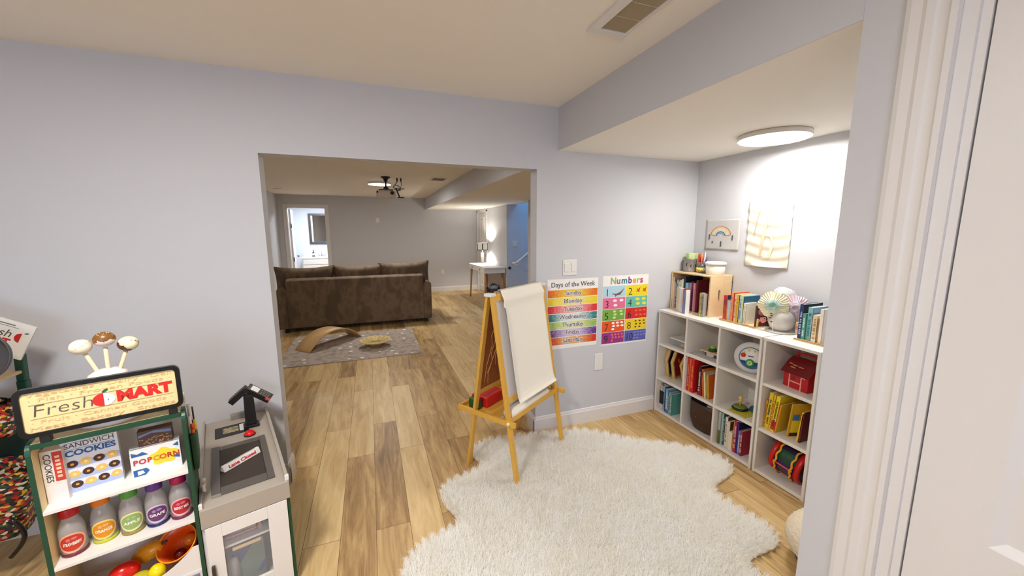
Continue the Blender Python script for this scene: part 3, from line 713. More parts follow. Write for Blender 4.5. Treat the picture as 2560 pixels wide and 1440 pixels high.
row(2.262, 2.358, Z2, [
 ('tall brick red spined book with pale lettering against the cube side', .022, .275, .22, (190, 44, 34), dict(marks=(232, 150, 120))),
 ('tall orange striped thin red book in the second row', .010, .276, .22, (232, 110, 40), dict()),
 ('tall bright red spined book with a yellow and a white spot', .034, .274, .22, (206, 22, 26), dict(marks=(226, 170, 60))),
], G)
row(2.165, 2.375, Z2, [
 ('black spined book with white lettering leaning among the red books', .026, .235, .20, (44, 24, 28), dict(marks=(226, 222, 220), band=[(.0, .2, (150, 24, 34))])),
 ('dark red thin spined book beside the black spined one', .012, .20, .20, (150, 28, 34), dict()),
 ('leaning orange spined book in the second row', .011, .218, .20, (232, 120, 44), dict(tilt=-.10, gy=.012)),
 ('leaning cream spined book with brown edge in the second row', .014, .20, .20, (240, 214, 170), dict(tilt=-.11, gy=.004)),
 ('leaning green and gold patterned spined book', .014, .20, .20, (130, 130, 60), dict(tilt=-.10, marks=(226, 196, 80), cover=(190, 206, 214))),
 ('leaning yellow spined book with an orange cover near the cube divider', .008, .19, .19, (230, 186, 50), dict(tilt=-.10, cover=(214, 104, 40), gy=.003)),
], G)
o = empty('dark_case', (2.60, 2.06, Z2)); tag(o, 'black and blue case at the back of the second row book cube', 'case'); MB().box(-.04, .06, -.07, .07, 0, .245).build('shell', colmat((28, 26, 40)), o, bevel=.006)
# pegs toy
o = empty('stacking_toy', (2.455, 1.855, Z2)); tag(o, 'wooden stacking toy with green and black disc and a peg on a yellow sheet', 'stacking toy')
MB().lathe([(0, 0), (.048, 0), (.054, .006), (.050, .014), (0, .014)], 28, cap=False).build('base', colmat((24, 34, 44)), o)
MB().lathe([(0, .014), (.044, .014), (.046, .020), (.040, .026), (0, .026)], 28, cap=False).build('disc', colmat((120, 138, 50)), o)
MB().lathe([(0, .026), (.010, .026), (.010, .070), (.015, .078), (.014, .092), (.006, .100), (0, .102)], 18, cap=False).lathe([(.010, .060), (.018, .064), (.010, .068)], 18, cap=False).build('peg', mat('peg wood', (226, 186, 120), .5), o)
o = empty('stacking_toy', (2.535, 1.780, Z2)); tag(o, 'wooden stacking toy with a blue disc and peg, behind the green one', 'stacking toy')
MB().lathe([(0, 0), (.048, 0), (.054, .008), (.046, .024), (0, .024)], 28, cap=False).build('base', colmat((44, 104, 132)), o)
MB().lathe([(0, .024), (.012, .024), (.012, .085), (.016, .092), (.014, .112), (0, .118)], 18, cap=False).build('peg', mat('peg wood', (226, 186, 120), .5), o)
o = MB().box(-.07, .07, -.085, .055, 0, .003).build('yellow_sheet', colmat((206, 196, 60)), None, M=T(2.435, 1.83, Z2 - .0033 + .0035)); tag(o, 'yellow felt sheet under the green stacking toy', 'sheet')
for ob in list(bpy.data.objects):
    if ob.name.startswith('stacking_toy'): ob.location.z += .0035
G = 'yellow paperbacks in the narrow bookcase'
YL = (232, 200, 36)
row(1.622, 2.372, Z2, [
 ('orange yellow low paperback at the left of the yellow books', .010, .19, .19, (214, 150, 30), dict(tilt=.05, marks=(150, 90, 30))),
 ('tall yellow paperback with black lettering, second of the yellow books', .024, .252, .20, YL, dict(tilt=.07, marks=(70, 60, 30))),
 ('thin yellow paperback with a red emblem', .012, .25, .20, (226, 186, 30), dict(tilt=.08, marks=(190, 60, 40))),
 ('broad yellow paperback with a red figure at its foot', .024, .246, .20, (240, 214, 30), dict(tilt=.10, marks=(60, 50, 40), band=[(.05, .3, (206, 40, 30))])),
 ('orange edged leaning yellow paperback', .009, .20, .20, (230, 140, 40), dict(tilt=.12, gy=.002, cover=(220, 180, 40))),
], G)
o = empty('book', M=T(2.40, 1.485, Z2) @ Matrix.Rotation(-.32, 4, 'Z') @ Matrix.Rotation(.10, 4, 'X')); tag(o, 'leaning yellow picture book with its illustrated cover facing the room', 'book', G)
MB().box(0, .19, -.005, -.003, 0, .225).box(0, .19, .003, .005, 0, .225).box(-.001, .002, -.005, .005, 0, .225).build('cover', colmat((214, 170, 40)), o)
MB().box(.002, .188, -.003, .003, .002, .223).build('pages', colmat(PAGES), o)
MB().box(.012, .10, -.0058, -.005, .03, .11).build('cover_print', colmat((240, 220, 50)), o)
MB().box(.008, .12, -.0058, -.005, .004, .026).build('cover_print', colmat((60, 30, 26)), o)
MB().box(.012, .055, -.0058, -.005, .115, .155).build('cover_print', colmat((60, 130, 200)), o)
MB().box(.06, .11, -.0058, -.005, .115, .135).build('cover_print', colmat((190, 50, 40)), o)
row(1.425, 2.392, Z2, [
 ('yellow thin book leaning at the right end of the yellow books', .010, .20, .18, (236, 196, 40), dict(tilt=.10, cover=(120, 40, 40))),
 ('dark red thin book at the right end beside the narrow bookcase side', .010, .19, .18, (110, 34, 36), dict(tilt=.06)),
], G)
# ---- bottom row
o = empty('tissue_box', (2.46, 2.548, Z1)); tag(o, 'speckled grey bundle over a black block in the bottom left cube', 'bundle')
MB().box(-.09, .1, -.022, .022, 0, .045).build('base', colmat((206, 200, 194)), o, bevel=.004)
MB().box(-.088, .1, -.022, .022, .045, .165).build('body', colmat((18, 20, 32)), o, bevel=.004)
MB().box(-.09, .1, -.024, .024, .165, .225).build('top', pattern_mat('speckle', [(196, 188, 176), (120, 112, 100), (214, 206, 196), (160, 150, 138)], 90), o, bevel=.006)
G = 'blue books in the bottom left cube'
row(2.520, 2.365, Z1, [
 ('light blue spined book beside the black block', .022, .225, .2, (150, 186, 214), dict(marks=(60, 110, 160), dx=.01)),
 ('dark blue spined book in the bottom left cube', .014, .225, .2, (20, 50, 110), dict()),
 ('cyan blue spined book with white print in the bottom left cube', .028, .215, .2, (110, 170, 200), dict(dx=-.004, marks=(226, 236, 240), band=[(0, .16, (40, 120, 200))])),
 ('teal thin book in the bottom left cube', .012, .185, .2, (30, 120, 140), dict(dx=-.008, marks=(190, 210, 200))),
 ('grey blue patterned book in the bottom left cube', .016, .20, .2, (150, 160, 186), dict(dx=-.008, marks=(120, 60, 100))),
 ('sea green spined book nearest the divider in the bottom left cube', .018, .19, .2, (90, 160, 150), dict(dx=-.01, marks=(206, 216, 200))),
], G)
q = MB().ellipsoid((0, 0, 0), (.05, .03, .012)).build('wooden_spoon', colmat((150, 96, 40)), None); q.location = (2.47, 2.36, Z1 + .222); tag(q, 'brown wooden oval lying on the blue books', 'wooden toy')
# basket
o = empty('dark_basket', (2.505, 2.123, Z1)); tag(o, 'dark brown leather like bin bulging out of the bottom middle cube', 'bin')
def bask(th, z, r=1):
    a = abs(math.cos(th)) ** .6 * (1 if math.cos(th) > 0 else -1); c_ = abs(math.sin(th)) ** .6 * (1 if math.sin(th) > 0 else -1)
    k = .80 + .20 * min(1, z / .10) ** .6
    return (a * .150 * k * r, c_ * .132 * k * r, z)
mb = MB(); n = 48
lv = [0, .01, .03, .06, .1, .15, .2, .235]
vs = [bask(2 * PI * k / n, z) for z in lv for k in range(n)] + [bask(2 * PI * k / n, z, .955) for z in lv[::-1] for k in range(n)]
L_ = 2 * len(lv); fs = [(i * n + k, i * n + (k + 1) % n, (i + 1) * n + (k + 1) % n, (i + 1) * n + k) for i in range(L_ - 1) for k in range(n)] + [tuple(range(n - 1, -1, -1)), tuple((L_ - 1) * n + k for k in range(n))]
mb.add(vs, fs, 0, True).build('body', mat('dark brown leather', (62, 40, 28), .45, bump=.1, bscale=40), o)
mb = MB()
for (dy, z) in ((.02, .16), (.0, .12)): mb.ellipsoid((-.152, dy + .02, z), (.003, .004, .004))
mb.build('stud', colmat((130, 110, 90)), o)
for (dx, dy, sx_, sy__, h, c, nm) in ((-.05, .06, .05, .05, .045, (30, 20, 26), 'black pouch'), (-.02, -.03, .07, .05, .03, (20, 18, 30), 'navy folded cloth'), (-.07, -.06, .035, .03, .04, (214, 200, 180), 'cream block'), (.03, .05, .05, .04, .05, (120, 30, 30), 'maroon toy')):
    q = MB().box(-sx_, sx_, -sy__, sy__, -.06, h * .4).build('basket_item', colmat(c), None, bevel=.01); q.location = (2.505 + dx, 2.123 + dy, Z1 + .215); tag(q, nm + ' lying in the dark brown bin', 'toy')
G = 'books in the third cube of the bottom row'
row(1.950, 2.372, Z1, [
 ('grey and olive photo spined book at the left of the third bottom cube', .018, .25, .19, (176, 184, 186), dict(band=[(0, .42, (104, 104, 50))])),
 ('pale mint spined book in the third bottom cube', .012, .245, .19, (170, 204, 200), dict(dx=.01)),
 ('dark teal spined book in the third bottom cube', .010, .24, .19, (38, 84, 88), dict(dx=.012, marks=(200, 210, 206), cover=(120, 40, 36))),
 ('white spined tall book with grey cover in the third bottom cube', .020, .225, .19, (228, 224, 214), dict(dx=.016, marks=(140, 140, 130), cover=(80, 74, 66))),
 ('ivory spined book beside the brown cover in the third bottom cube', .020, .20, .19, (224, 216, 196), dict(dx=.014, cover=(104, 60, 30))),
 ('small blank cream book in the third bottom cube', .028, .135, .14, (236, 226, 204), dict(dx=.006)),
 ('yellow spined thin book in the third bottom cube', .009, .225, .19, (232, 196, 40), dict(dx=.012)),
 ('crimson and pink patterned spined book in the third bottom cube', .022, .235, .19, (170, 40, 84), dict(dx=.004, marks=(236, 190, 200))),
 ('deep purple blue spined book in the third bottom cube', .013, .235, .19, (52, 34, 130), dict(dx=.006, cover=(24, 20, 60))),
 ('blue and white spined low book in the third bottom cube', .014, .18, .17, (110, 130, 190), dict(dx=.004, marks=(230, 220, 230))),
 ('red and white spined book nearest the divider in the third bottom cube', .015, .185, .17, (170, 50, 70), dict(dx=.004, marks=(240, 230, 226))),
], G)
# drum
o = empty('toy_drum', M=T(2.475, 1.478, Z1 + .118) @ Matrix.Rotation(.10, 4, 'Z') @ Matrix.Rotation(.14, 4, 'X')); tag(o, 'colourful toy drum lying on its side in the bottom right cube', 'toy drum')
DR, DL = .108, .088
MY = Matrix.Rotation(PI / 2, 4, 'X')    # z axis -> -y
sec = MB(); cols = [(20, 70, 44), (64, 36, 110), (40, 26, 72), (30, 60, 120), (120, 24, 40), (20, 70, 44), (64, 36, 110), (40, 26, 72)]
for i in range(8):
    vs = []
    for k in range(5):
        a = PI * .72 + 2 * PI * (i + k / 4) / 8
        for y in (-DL * .72, DL * .72): vs.append((DR * .93 * math.cos(a), y, DR * .93 * math.sin(a)))
    sec.add(vs, [(2 * k, 2 * k + 1, 2 * k + 3, 2 * k + 2) for k in range(4)], i, True)
sec.build('shell', [colmat(c, .35) for c in cols], o)
for s in (-1, 1):
    MB().lathe([(DR * .9, -.004), (DR, -.006), (DR * 1.02, .012), (DR * .98, .024), (DR * .84, .026), (DR * .84, .018)], 40, cap=False, M=Matrix.Translation((0, s * DL * .74, 0)) @ (MY if s < 0 else MY.inverted())).build('red_rim', colmat((200, 22, 26), .35), o)
    MB().lathe([(DR * .84, 0), (0, 0)], 40, cap=False, M=Matrix.Translation((0, s * (DL * .74 + .019), 0)) @ (MY if s < 0 else MY.inverted())).build('drum_skin', colmat((40, 14, 16), .5), o)
    tw = []
    for k in range(72):
        a = 2 * PI * k / 72; tw.append(((DR + .006) * math.cos(a), s * DL * .52 + .004 * math.sin(a * 12), (DR + .006 + .003 * math.cos(a * 12)) * math.sin(a)))
    MB().tube(tw, .006, 8, closed=True).build('yellow_cord', colmat((236, 176, 40), .5), o)
for k, a in enumerate((PI * 1.02, PI * 1.45, PI * .55)):
    p = [((DR + .007) * math.cos(a), y, (DR + .007) * math.sin(a)) for y in (-DL * .55, 0, DL * .55)]
    MB().tube(p, .004, 8).build('tension_cord', colmat((240, 104, 36), .5), o)
    for y in (-DL * .55, DL * .55): MB().ellipsoid(((DR + .007) * math.cos(a), y, (DR + .007) * math.sin(a)), (.009, .009, .009), 12, 8).build('cord_knot', colmat((240, 150, 40), .5), o)

# ---- knitted pouf behind the stub wall
o = empty('knitted_pouf', (1.97, .957, 0)); tag(o, 'cream knitted pouf half hidden behind the wall end by the rug', 'pouf')
M_knit = mat('cream knit', (222, 208, 184), .95, bump=.6, bscale=70, noise=.12, nscale=60)
mb = MB(); 
def kn(th, ph):
    k = 1 + .022 * abs(math.sin(ph * 14 + math.sin(th * 40) * .6)) + .012 * math.sin(th * 60)
    return k
nu, nv = 112, 48; vs = []
for j in range(nv + 1):
    th = PI * j / nv
    for i in range(nu):
        ph = 2 * PI * i / nu; k = kn(th, ph); vs.append((.185 * k * math.sin(th) * math.cos(ph), .185 * k * math.sin(th) * math.sin(ph), .135 + .13 * k * math.cos(th)))
fs = [(j * nu + i, (j + 1) * nu + i, (j + 1) * nu + (i + 1) % nu, j * nu + (i + 1) % nu) for j in range(nv) for i in range(nu)]
mb.add(vs, fs, 0, True).build('knit_cover', M_knit, o)
"""pouf base sits flush on the floor"""
MB().lathe([(0, 0), (.1, 0), (.14, .02), (.13, .03), (0, .03)], 40, cap=False).build('underside', colmat((84, 40, 26)), o)  # brownish shadow beneath the pouf, painted as a dark base colour

# ================================================================== walls of the alcove
# children's drawings
o = empty('rainbow_drawing', (2.6935, 2.325, 1.57)); tag(o, "child's rainbow drawing on grey paper taped to the alcove wall", 'drawing')
def paper(mb, w, h, rr, wav=.004, mi=0):
    F = lambda u, v: (-.0012 - wav * (.5 + .5 * math.sin(u * 7 + v * 5 + rr)) * (abs(v - .5) * 2) ** 2, (u - .5) * w, (v - .5) * h)
    G_ = lambda u, v: (F(u, v)[0] - .0008, F(u, v)[1], F(u, v)[2])
    return mb.grid(G_, 16, 16, mi, True, thick=F)
paper(MB(), .32, .25, .3, .003).build('sheet', mat('grey paper', (192, 190, 188), .9, noise=.05, nscale=20), o)
def arc(mb, r, z0, a0, a1, w, x=-.006, cyy=0, sq=.8):
    n = 20; vs = []
    for k in range(n + 1):
        a = a0 + (a1 - a0) * k / n
        for q in (r - w / 2, r + w / 2): vs.append((x, cyy - q * math.cos(a), z0 + q * math.sin(a) * sq))
    mb.add(vs, [(2 * k, 2 * k + 1, 2 * k + 3, 2 * k + 2) for k in range(n)])
for r, c, w in ((.093, (178, 84, 70), .005), (.082, (226, 186, 150), .016), (.066, (220, 206, 160), .014), (.052, (176, 206, 190), .012), (.040, (70, 96, 160), .008), (.032, (160, 180, 214), .007)):
    mb = MB(); arc(mb, r, -.01, .12, PI - .12, w, -.0052 - r * .004, .01); mb.build('crayon_arc', colmat(c, .9), o)
mb = MB()
for (y, z, a, l) in ((.118, -.02, .1, .042), (-.10, -.025, .1, .040), (.002, -.075, 0, .044), (.085, -.062, .9, .018)):
    mb.box(-.0062, -.0054, y - .005, y + .005, z - l / 2, z + l / 2, 0, Matrix.Translation((0, 0, 0)))
mb.build('marker_stroke', colmat((70, 78, 86), .9), o)
o = empty('beige_painting', (2.6935, 1.940, 1.575)); tag(o, "child's brown watercolour on crinkled beige paper on the alcove wall", 'painting')
F = lambda u, v: (-.002 - .006 * (.5 + .5 * math.sin(v * 38 + 2 * math.sin(u * 4))) - (.02 * max(0, (.08 - v) / .08) * max(0, math.sin((u - .1) * 4))), (u - .5) * .325, (v - .5) * .475)
MB().grid(lambda u, v: (F(u, v)[0] - .0008, F(u, v)[1], F(u, v)[2]), 24, 60, 0, True, thick=F).build('sheet', mat('beige paper', (222, 214, 196), .9, noise=.06, nscale=12), o)
def stroke(pts, ws, c, x=-.0105, nm='paint_stroke'):
    vs = []
    for (y, z), w in zip(pts, ws): vs += [(x, y - w / 2, z), (x, y + w / 2, z)]
    MB().add(vs, [(2 * k, 2 * k + 1, 2 * k + 3, 2 * k + 2) for k in range(len(pts) - 1)]).build(nm, colmat(c, .95), o)
# picture right is -Y
stroke([(.062, .20), (.075, .14), (.088, .08), (.098, .0)], [.006, .010, .012, .006], (186, 168, 150))
stroke([(0, .16), (.006, .10), (.016, .05), (.03, -.02), (.036, -.08), (.042, -.16)], [.010, .018, .02, .026, .022, .024], (224, 194, 168))
stroke([(.004, .062), (-.03, .06), (-.085, .048)], [.012, .012, .006], (226, 196, 182))
stroke([(.01, .075), (-.03, .062), (-.09, .05)], [.004, .004, .004], (218, 168, 146), x=-.0112)
stroke([(.004, -.01), (-.03, -.02), (-.045, -.06), (-.035, -.12), (-.02, -.17), (.03, -.175)], [.012, .016, .02, .022, .024, .016], (232, 210, 188))
stroke([(.036, -.07), (.034, -.11), (.04, -.15)], [.008, .010, .008], (212, 184, 136), x=-.0115)

# posters on the wall by the opening
def poster_base(name, x0, x1, z0, z1, label):
    o = empty(name, ((x0 + x1) / 2, D - .0012, (z0 + z1) / 2)); tag(o, label, 'poster')
    w, h = x1 - x0, z1 - z0
    MB().box(-w / 2, w / 2, 0, .0012, -h / 2, h / 2).build('sheet', mat('poster white', (238, 236, 232), .6), o)
    return o, w, h
o, w, h = poster_base('days_poster', 1.262, 1.716, .672, 1.232, 'poster listing the days of the week in coloured bands')
o['category'] = 'poster'
t_ = MB(); text_mb(t_, 'Days of the Week', .056, face_ny(0, -.001, h / 2 - .045), width=w * .86); t_.build('title', colmat((60, 66, 74)), o)
days = [('Sunday', (222, 110, 30), (236, 196, 70)), ('Monday', (232, 206, 40), (240, 226, 130)), ('Tuesday', (214, 50, 56), (240, 170, 170)), ('Wednesday', (40, 128, 130), (214, 230, 232)),
        ('Thursday', (150, 184, 90), (220, 226, 170)), ('Friday', (92, 52, 140), (206, 186, 220)), ('Saturday', (206, 56, 24), (230, 170, 110))]
bh_ = (h - .085 - .028) / 7
def band_mat(i, c1, c2):
    m = bpy.data.materials.new('band %d' % i); m.use_nodes = True; nt = m.node_tree; N = nt.nodes; L = nt.links; b = N['Principled BSDF']; b.inputs['Roughness'].default_value = .6
    tc = N.new('ShaderNodeTexCoord'); sp = N.new('ShaderNodeSeparateXYZ'); L.new(tc.outputs['Object'], sp.inputs[0])
    ab_ = N.new('ShaderNodeMath'); ab_.operation = 'ABSOLUTE'; L.new(sp.outputs[0], ab_.inputs[0])
    nz = N.new('ShaderNodeTexNoise'); nz.inputs['Scale'].default_value = 60; L.new(tc.outputs['Object'], nz.inputs['Vector'])
    ma = N.new('ShaderNodeMath'); ma.operation = 'MULTIPLY_ADD'; ma.inputs[1].default_value = .14; L.new(nz.outputs['Fac'], ma.inputs[0]); L.new(ab_.outputs[0], ma.inputs[2])
    mr = N.new('ShaderNodeMapRange'); mr.inputs[1].default_value = .13; mr.inputs[2].default_value = .26; L.new(ma.outputs[0], mr.inputs[0])
    mx = N.new('ShaderNodeMix'); mx.data_type = 'RGBA'; mx.inputs[6].default_value = (*lin(c2), 1); mx.inputs[7].default_value = (*lin(c1), 1); L.new(mr.outputs[0], mx.inputs[0]); L.new(mx.outputs[2], b.inputs['Base Color']); return m
for i, (nm, c1, c2) in enumerate(days):
    z1 = h / 2 - .085 - i * bh_; 
    MB().box(-w / 2 + .004, w / 2 - .004, -.0007, 0, z1 - bh_ + .005, z1).build('day_band', band_mat(i, c1, c2), o)
    if nm in ('Wednesday', 'Thursday', 'Friday'):
        rr = random.Random(i); mb = MB()
        for k in range(42):
            x = rr.uniform(-w / 2 + .01, w / 2 - .01); z = rr.uniform(z1 - bh_ + .009, z1 - .004)
            if abs(x) < .12: continue
            mb.prism([(x + .0025 * math.cos(a), z + .0025 * math.sin(a)) for a in [q * PI / 3 for q in range(6)]], 0, .0004, M=face_ny(0, -.0008, 0))
        mb.build('speckle', colmat(c2), o)
    t_ = MB(); text_mb(t_, nm, .052, face_ny(0, -.0016, z1 - bh_ / 2 + .004), bold=.0035, ext=.0002); t_.build('lettering_outline', colmat((244, 240, 236)), o)
    t_ = MB(); text_mb(t_, nm, .052, face_ny(0, -.0024, z1 - bh_ / 2 + .004), ext=.0003); t_.build('lettering', colmat((88, 76, 92)), o)
o, w, h = poster_base('numbers_poster', 1.762, 2.218, .652, 1.238, 'poster of the numbers one to ten in coloured boxes')
xx_ = -w * .34
for chx, c in zip('Numbers', ((150, 176, 110), (170, 90, 150), (40, 130, 140), (110, 70, 150), (230, 160, 80), (150, 190, 100), (190, 60, 110))):
    wd = {'N': .056, 'm': .068, 'r': .032, 's': .038}.get(chx, .045)
    t_ = MB(); text_mb(t_, chx, .078, face_ny(xx_ + wd / 2, -.001, h / 2 - .045), bold=.002); t_.build('title_letter', colmat(c), o); xx_ += wd
cells = [((176, 210, 226), 1), ((234, 214, 40), 2), ((226, 110, 150), 3), ((110, 190, 170), 4), ((120, 170, 70), 5), ((214, 44, 44), 6), ((228, 88, 36), 7), ((236, 206, 36), 8), ((150, 50, 130), 9), ((90, 96, 176), 10)]
ch = (h - .095) / 5; cw = w / 2
iconc = {1: (120, 96, 84), 2: (196, 80, 40), 3: (250, 236, 236), 4: (240, 226, 60), 5: (206, 226, 150), 6: (236, 110, 70), 7: (250, 244, 238), 8: (90, 60, 40), 9: (236, 120, 90), 10: (130, 140, 200)}
for c, n in cells:
    i = n - 1; x0 = -w / 2 + (i % 2) * cw; z1 = h / 2 - .085 - (i // 2) * ch
    MB().box(x0 + .003, x0 + cw - .003, -.0007, 0, z1 - ch + .004, z1).build('number_box', colmat(c), o)
    t_ = MB(); text_mb(t_, str(n), .088, face_ny(x0 + (.045 if n < 10 else .05), -.0013, z1 - ch / 2 - .008), bold=-.001, width=(.060 if n == 10 else None)); t_.build('numeral', colmat((38, 34, 36)), o)
    mb = MB(); rr = random.Random(n)
    if n == 1:
        mb.add([(x0 + .085, 0, z1 - .062), (x0 + .135, 0, z1 - .066), (x0 + .175, 0, z1 - .050), (x0 + .212, 0, z1 - .020), (x0 + .19, 0, z1 - .055), (x0 + .165, 0, z1 - .078), (x0 + .13, 0, z1 - .082)], [(0, 1, 2, 3, 4, 5, 6)])
        mb.add([(x0 + .122, 0, z1 - .078), (x0 + .134, 0, z1 - .078), (x0 + .124, 0, z1 - .096)], [(0, 2, 1)]); mb.add([(x0 + .165, 0, z1 - .07), (x0 + .175, 0, z1 - .068), (x0 + .178, 0, z1 - .084)], [(0, 2, 1)])
        mb.v = [(a, -.0012, b2) for a, _, b2 in mb.v]
    else:
        cols_ = {2: 2, 3: 2, 4: 2, 5: 2, 6: 3, 7: 3, 8: 3, 9: 4, 10: 4}[n]; rows_ = -(-n // cols_); s = {2: .026, 3: .018, 4: .020, 5: .015, 6: .013, 7: .014, 8: .010, 9: .014, 10: .011}[n]
        for k in range(n):
            cxk = x0 + .09 + (cw - .10) * ((k % cols_) + .5) / cols_ + .006 * (k // cols_ % 2); czk = z1 - .008 - (ch - .02) * ((k // cols_) + .5) / rows_
            if n == 9: pts = [(s * (1 if q % 2 else .45) * math.sin(q * PI / 5), s * (1 if q % 2 else .45) * math.cos(q * PI / 5)) for q in range(10)]
            elif n == 2: pts = [(-s, -s * .5), (-s * .2, -.2 * s), (-.5 * s, s * .7), (.1 * s, .3 * s), (s, s), (.6 * s, -.1 * s), (s * .7, -s * .7), (0, -s * .5)]
            else: pts = [(s * 1.1 * math.cos(q * PI / 5), s * (.8 if math.sin(q * PI / 5) > 0 else .5) * math.sin(q * PI / 5)) for q in range(10)]
            mb.prism([(cxk + a, czk + b2) for a, b2 in pts], 0, .0005, M=face_ny(0, -.0008, 0))
    mb.build('picture', colmat(iconc[n]), o)
# switch plates and blank plate by the opening
def plate(name, x0, x1, z0, z1, label, n=0, y=D, rock=True):
    o = empty(name, ((x0 + x1) / 2, y, (z0 + z1) / 2)); tag(o, label, 'switch plate' if n else 'wall plate')
    w, h = (x1 - x0) / 2, (z1 - z0) / 2
    MB().box(-w, w, -.006, 0, -h, h).build('plate', M_plate, o, bevel=.003)
    for k in range(n):
        xc = -w + (2 * w) * (k + .5) / n
        MB().box(xc - .017, xc + .017, -.0085, -.006, -.033, .033).build('rocker', M_plate, o, bevel=.001)
        MB().box(xc - .0185, xc - .0172, -.0066, -.006, -.034, .034).box(xc - .0185, xc + .018, -.0066, -.006, -.0352, -.034).build('rocker_gap', colmat((150, 146, 142)), o)
    return o
plate('light_switch', 1.392, 1.514, 1.260, 1.382, 'white double rocker light switch above the days of the week poster', 2)
plate('blank_plate', 1.703, 1.782, .447, .590, 'white blank wall plate below the two posters', 0)
# vent in the main ceiling
o = empty('ceiling_vent', (1.05, 1.32, CZ)); tag(o, 'white framed return vent with brown slats on the near ceiling', 'ceiling vent')
VX0, VX1, VY1, VY0 = -.094, .100, .285, -.32
f = MB(); bd_ = .042
f.box(VX0, VX1, VY0, VY0 + bd_, -.014, 0).box(VX0, VX1, VY1 - bd_, VY1, -.014, 0).box(VX0, VX0 + bd_, VY0 + bd_, VY1 - bd_, -.014, 0).box(VX1 - bd_ * .5, VX1, VY0 + bd_, VY1 - bd_, -.008, 0)
f.build('frame', M_trim, o, bevel=.002)
MB().box(VX0 + bd_, VX1 - bd_ * .5, VY0 + bd_, VY1 - bd_, -.001, -.0002).build('dark_duct', colmat((78, 66, 48)), o)
s_ = MB(); n = 22
for k in range(n):
    x = VX0 + bd_ + (VX1 - bd_ * 1.5 - VX0) * (k + .5) / n
    s_.bar((x, VY0 + bd_, -.005), (x, VY1 - bd_, -.005), .0016, .006, side=(1, 0, .5))
s_.build('slat', colmat((190, 176, 148)), o)
s_ = MB()
for k in range(1, 5):
    y = VY0 + bd_ + (VY1 - VY0 - 2 * bd_) * k / 5; s_.box(VX0 + bd_, VX1 - bd_ * .5, y - .0015, y + .0015, -.0085, -.0065)
s_.build('cross_bar', colmat((200, 188, 160)), o)
# ================================================================== toy grocery store by the wall
M_green = mat('store green', (14, 66, 44), .4)
M_cream = mat('cream laminate', (226, 204, 150), .5, noise=.06, nscale=6, stretch=(1, 1, 10))
M_grey = mat('counter grey', (168, 158, 146), .45)
M_dgrey = mat('belt frame grey', (86, 80, 74), .4)
SM = T(-.686, 1.695, 0, rz=math.radians(17.5))
st = empty('toy_grocery_store', M=SM); tag(st, 'green edged toy grocery stand with sign, shelves and grey checkout counter', 'toy store')
SL, SR, SD, SH = -.392, -.004, .24, .932
def side_prof(t0, t1, z0, z1, r=.035):
    pts = [(t0, z0), (t1, z0), (t1, z1 - .17), (t0 + .085, z1 - .13), (t0 + .075, z1 - .02), (t0 + .06, z1)]
    pts += [(t0 + r + r * math.cos(a), z1 - r + r * math.sin(a)) for a in [PI / 2 + k * PI / 12 for k in range(0, 6)]] + [(t0, z1 - r)]
    return pts
MYZ = Matrix(((0, 0, 1, 0), (1, 0, 0, 0), (0, 1, 0, 0), (0, 0, 0, 1)))   # prism (a,b,h) -> y=a z=b x=h
MB().prism(side_prof(0, SD, 0, SH), SL, SL + .012, M=MYZ).build('side_panel', M_green, st)
MB().prism(side_prof(0.004, SD - .004, 0, SH - .004), SL + .012, SL + .0125, M=MYZ).build('inner_lining', M_cream, st)
MB().prism(side_prof(0, SD, 0, SH), SR - .012, SR, M=MYZ).build('side_panel', M_green, st)
MB().box(SL + .012, SR - .012, .012, SD, SH - .014, SH - .002).build('top_panel', M_cream, st)
MB().box(SL + .012, SR - .012, .002, .012, SH - .018, SH - .002).build('top_edge', M_green, st)
M_sw = mat('store white', (228, 224, 220), .5)
bk = MB().box(SL + .012, SR - .012, SD - .008, SD, 0, .56).box(SL + .012, SR - .012, SD - .008, SD, .60, SH - .014).box(SL + .012, SL + .11, SD - .008, SD, .56, .60).box(SL + .2, SR - .012, SD - .008, SD, .56, .60)
bk.build('back_panel', M_sw, st)
for z in (.694, .486): MB().box(SL + .012, SR - .012, .001, SD - .008, z - .012, z).build('shelf', M_sw, st, bevel=.001)
MB().box(SL + .012, SR - .012, .0, SD - .008, .255, .267).build('bin_floor', M_sw, st)
pts = [(SL + .012, .13), (SR - .012, .13), (SR - .012, .368)] + [(SR - .012 - .02 - .332 * k / 16, .368 - .085 * math.sin(PI * k / 16) ** .8) for k in range(0, 17)] + [(SL + .012, .368)]
MB().prism(pts, 0, .008, M=Matrix(((1, 0, 0, 0), (0, 0, -1, .010), (0, 1, 0, 0), (0, 0, 0, 1)))).build('bin_front', M_sw, st)
MB().box(SL + .03, SR - .02, .0, .001, .14, .25).build('bin_print', colmat((120, 120, 170)), st)
# sign
def rrect(w, h, r, n=6):
    pts = []
    for cx, cyy, a0 in ((w - r, h - r, 0), (-w + r, h - r, PI / 2), (-w + r, -h + r, PI), (w - r, -h + r, 3 * PI / 2)):
        pts += [(cx + r * math.cos(a0 + PI / 2 * k / n), cyy + r * math.sin(a0 + PI / 2 * k / n)) for k in range(n + 1)]
    return pts
SC = Matrix.Translation((-.199, .012, 1.034)) @ Matrix.Rotation(-.03, 4, 'X')
sg = MB(); W_, H_ = .197, .080
o_ = rrect(W_, H_, .022); i_ = rrect(W_ - .014, H_ - .014, .012); n = len(o_)
vs = [(a, -.010, b) for a, b in o_] + [(a, .008, b) for a, b in o_] + [(a, -.010, b) for a, b in i_] + [(a, -.004, b) for a, b in i_]
fs = []
for i in range(n):
    j = (i + 1) % n
    fs += [(i, j, n + j, n + i), (i, 2 * n + i, 2 * n + j, j), (2 * n + i, 3 * n + i, 3 * n + j, 2 * n + j)]
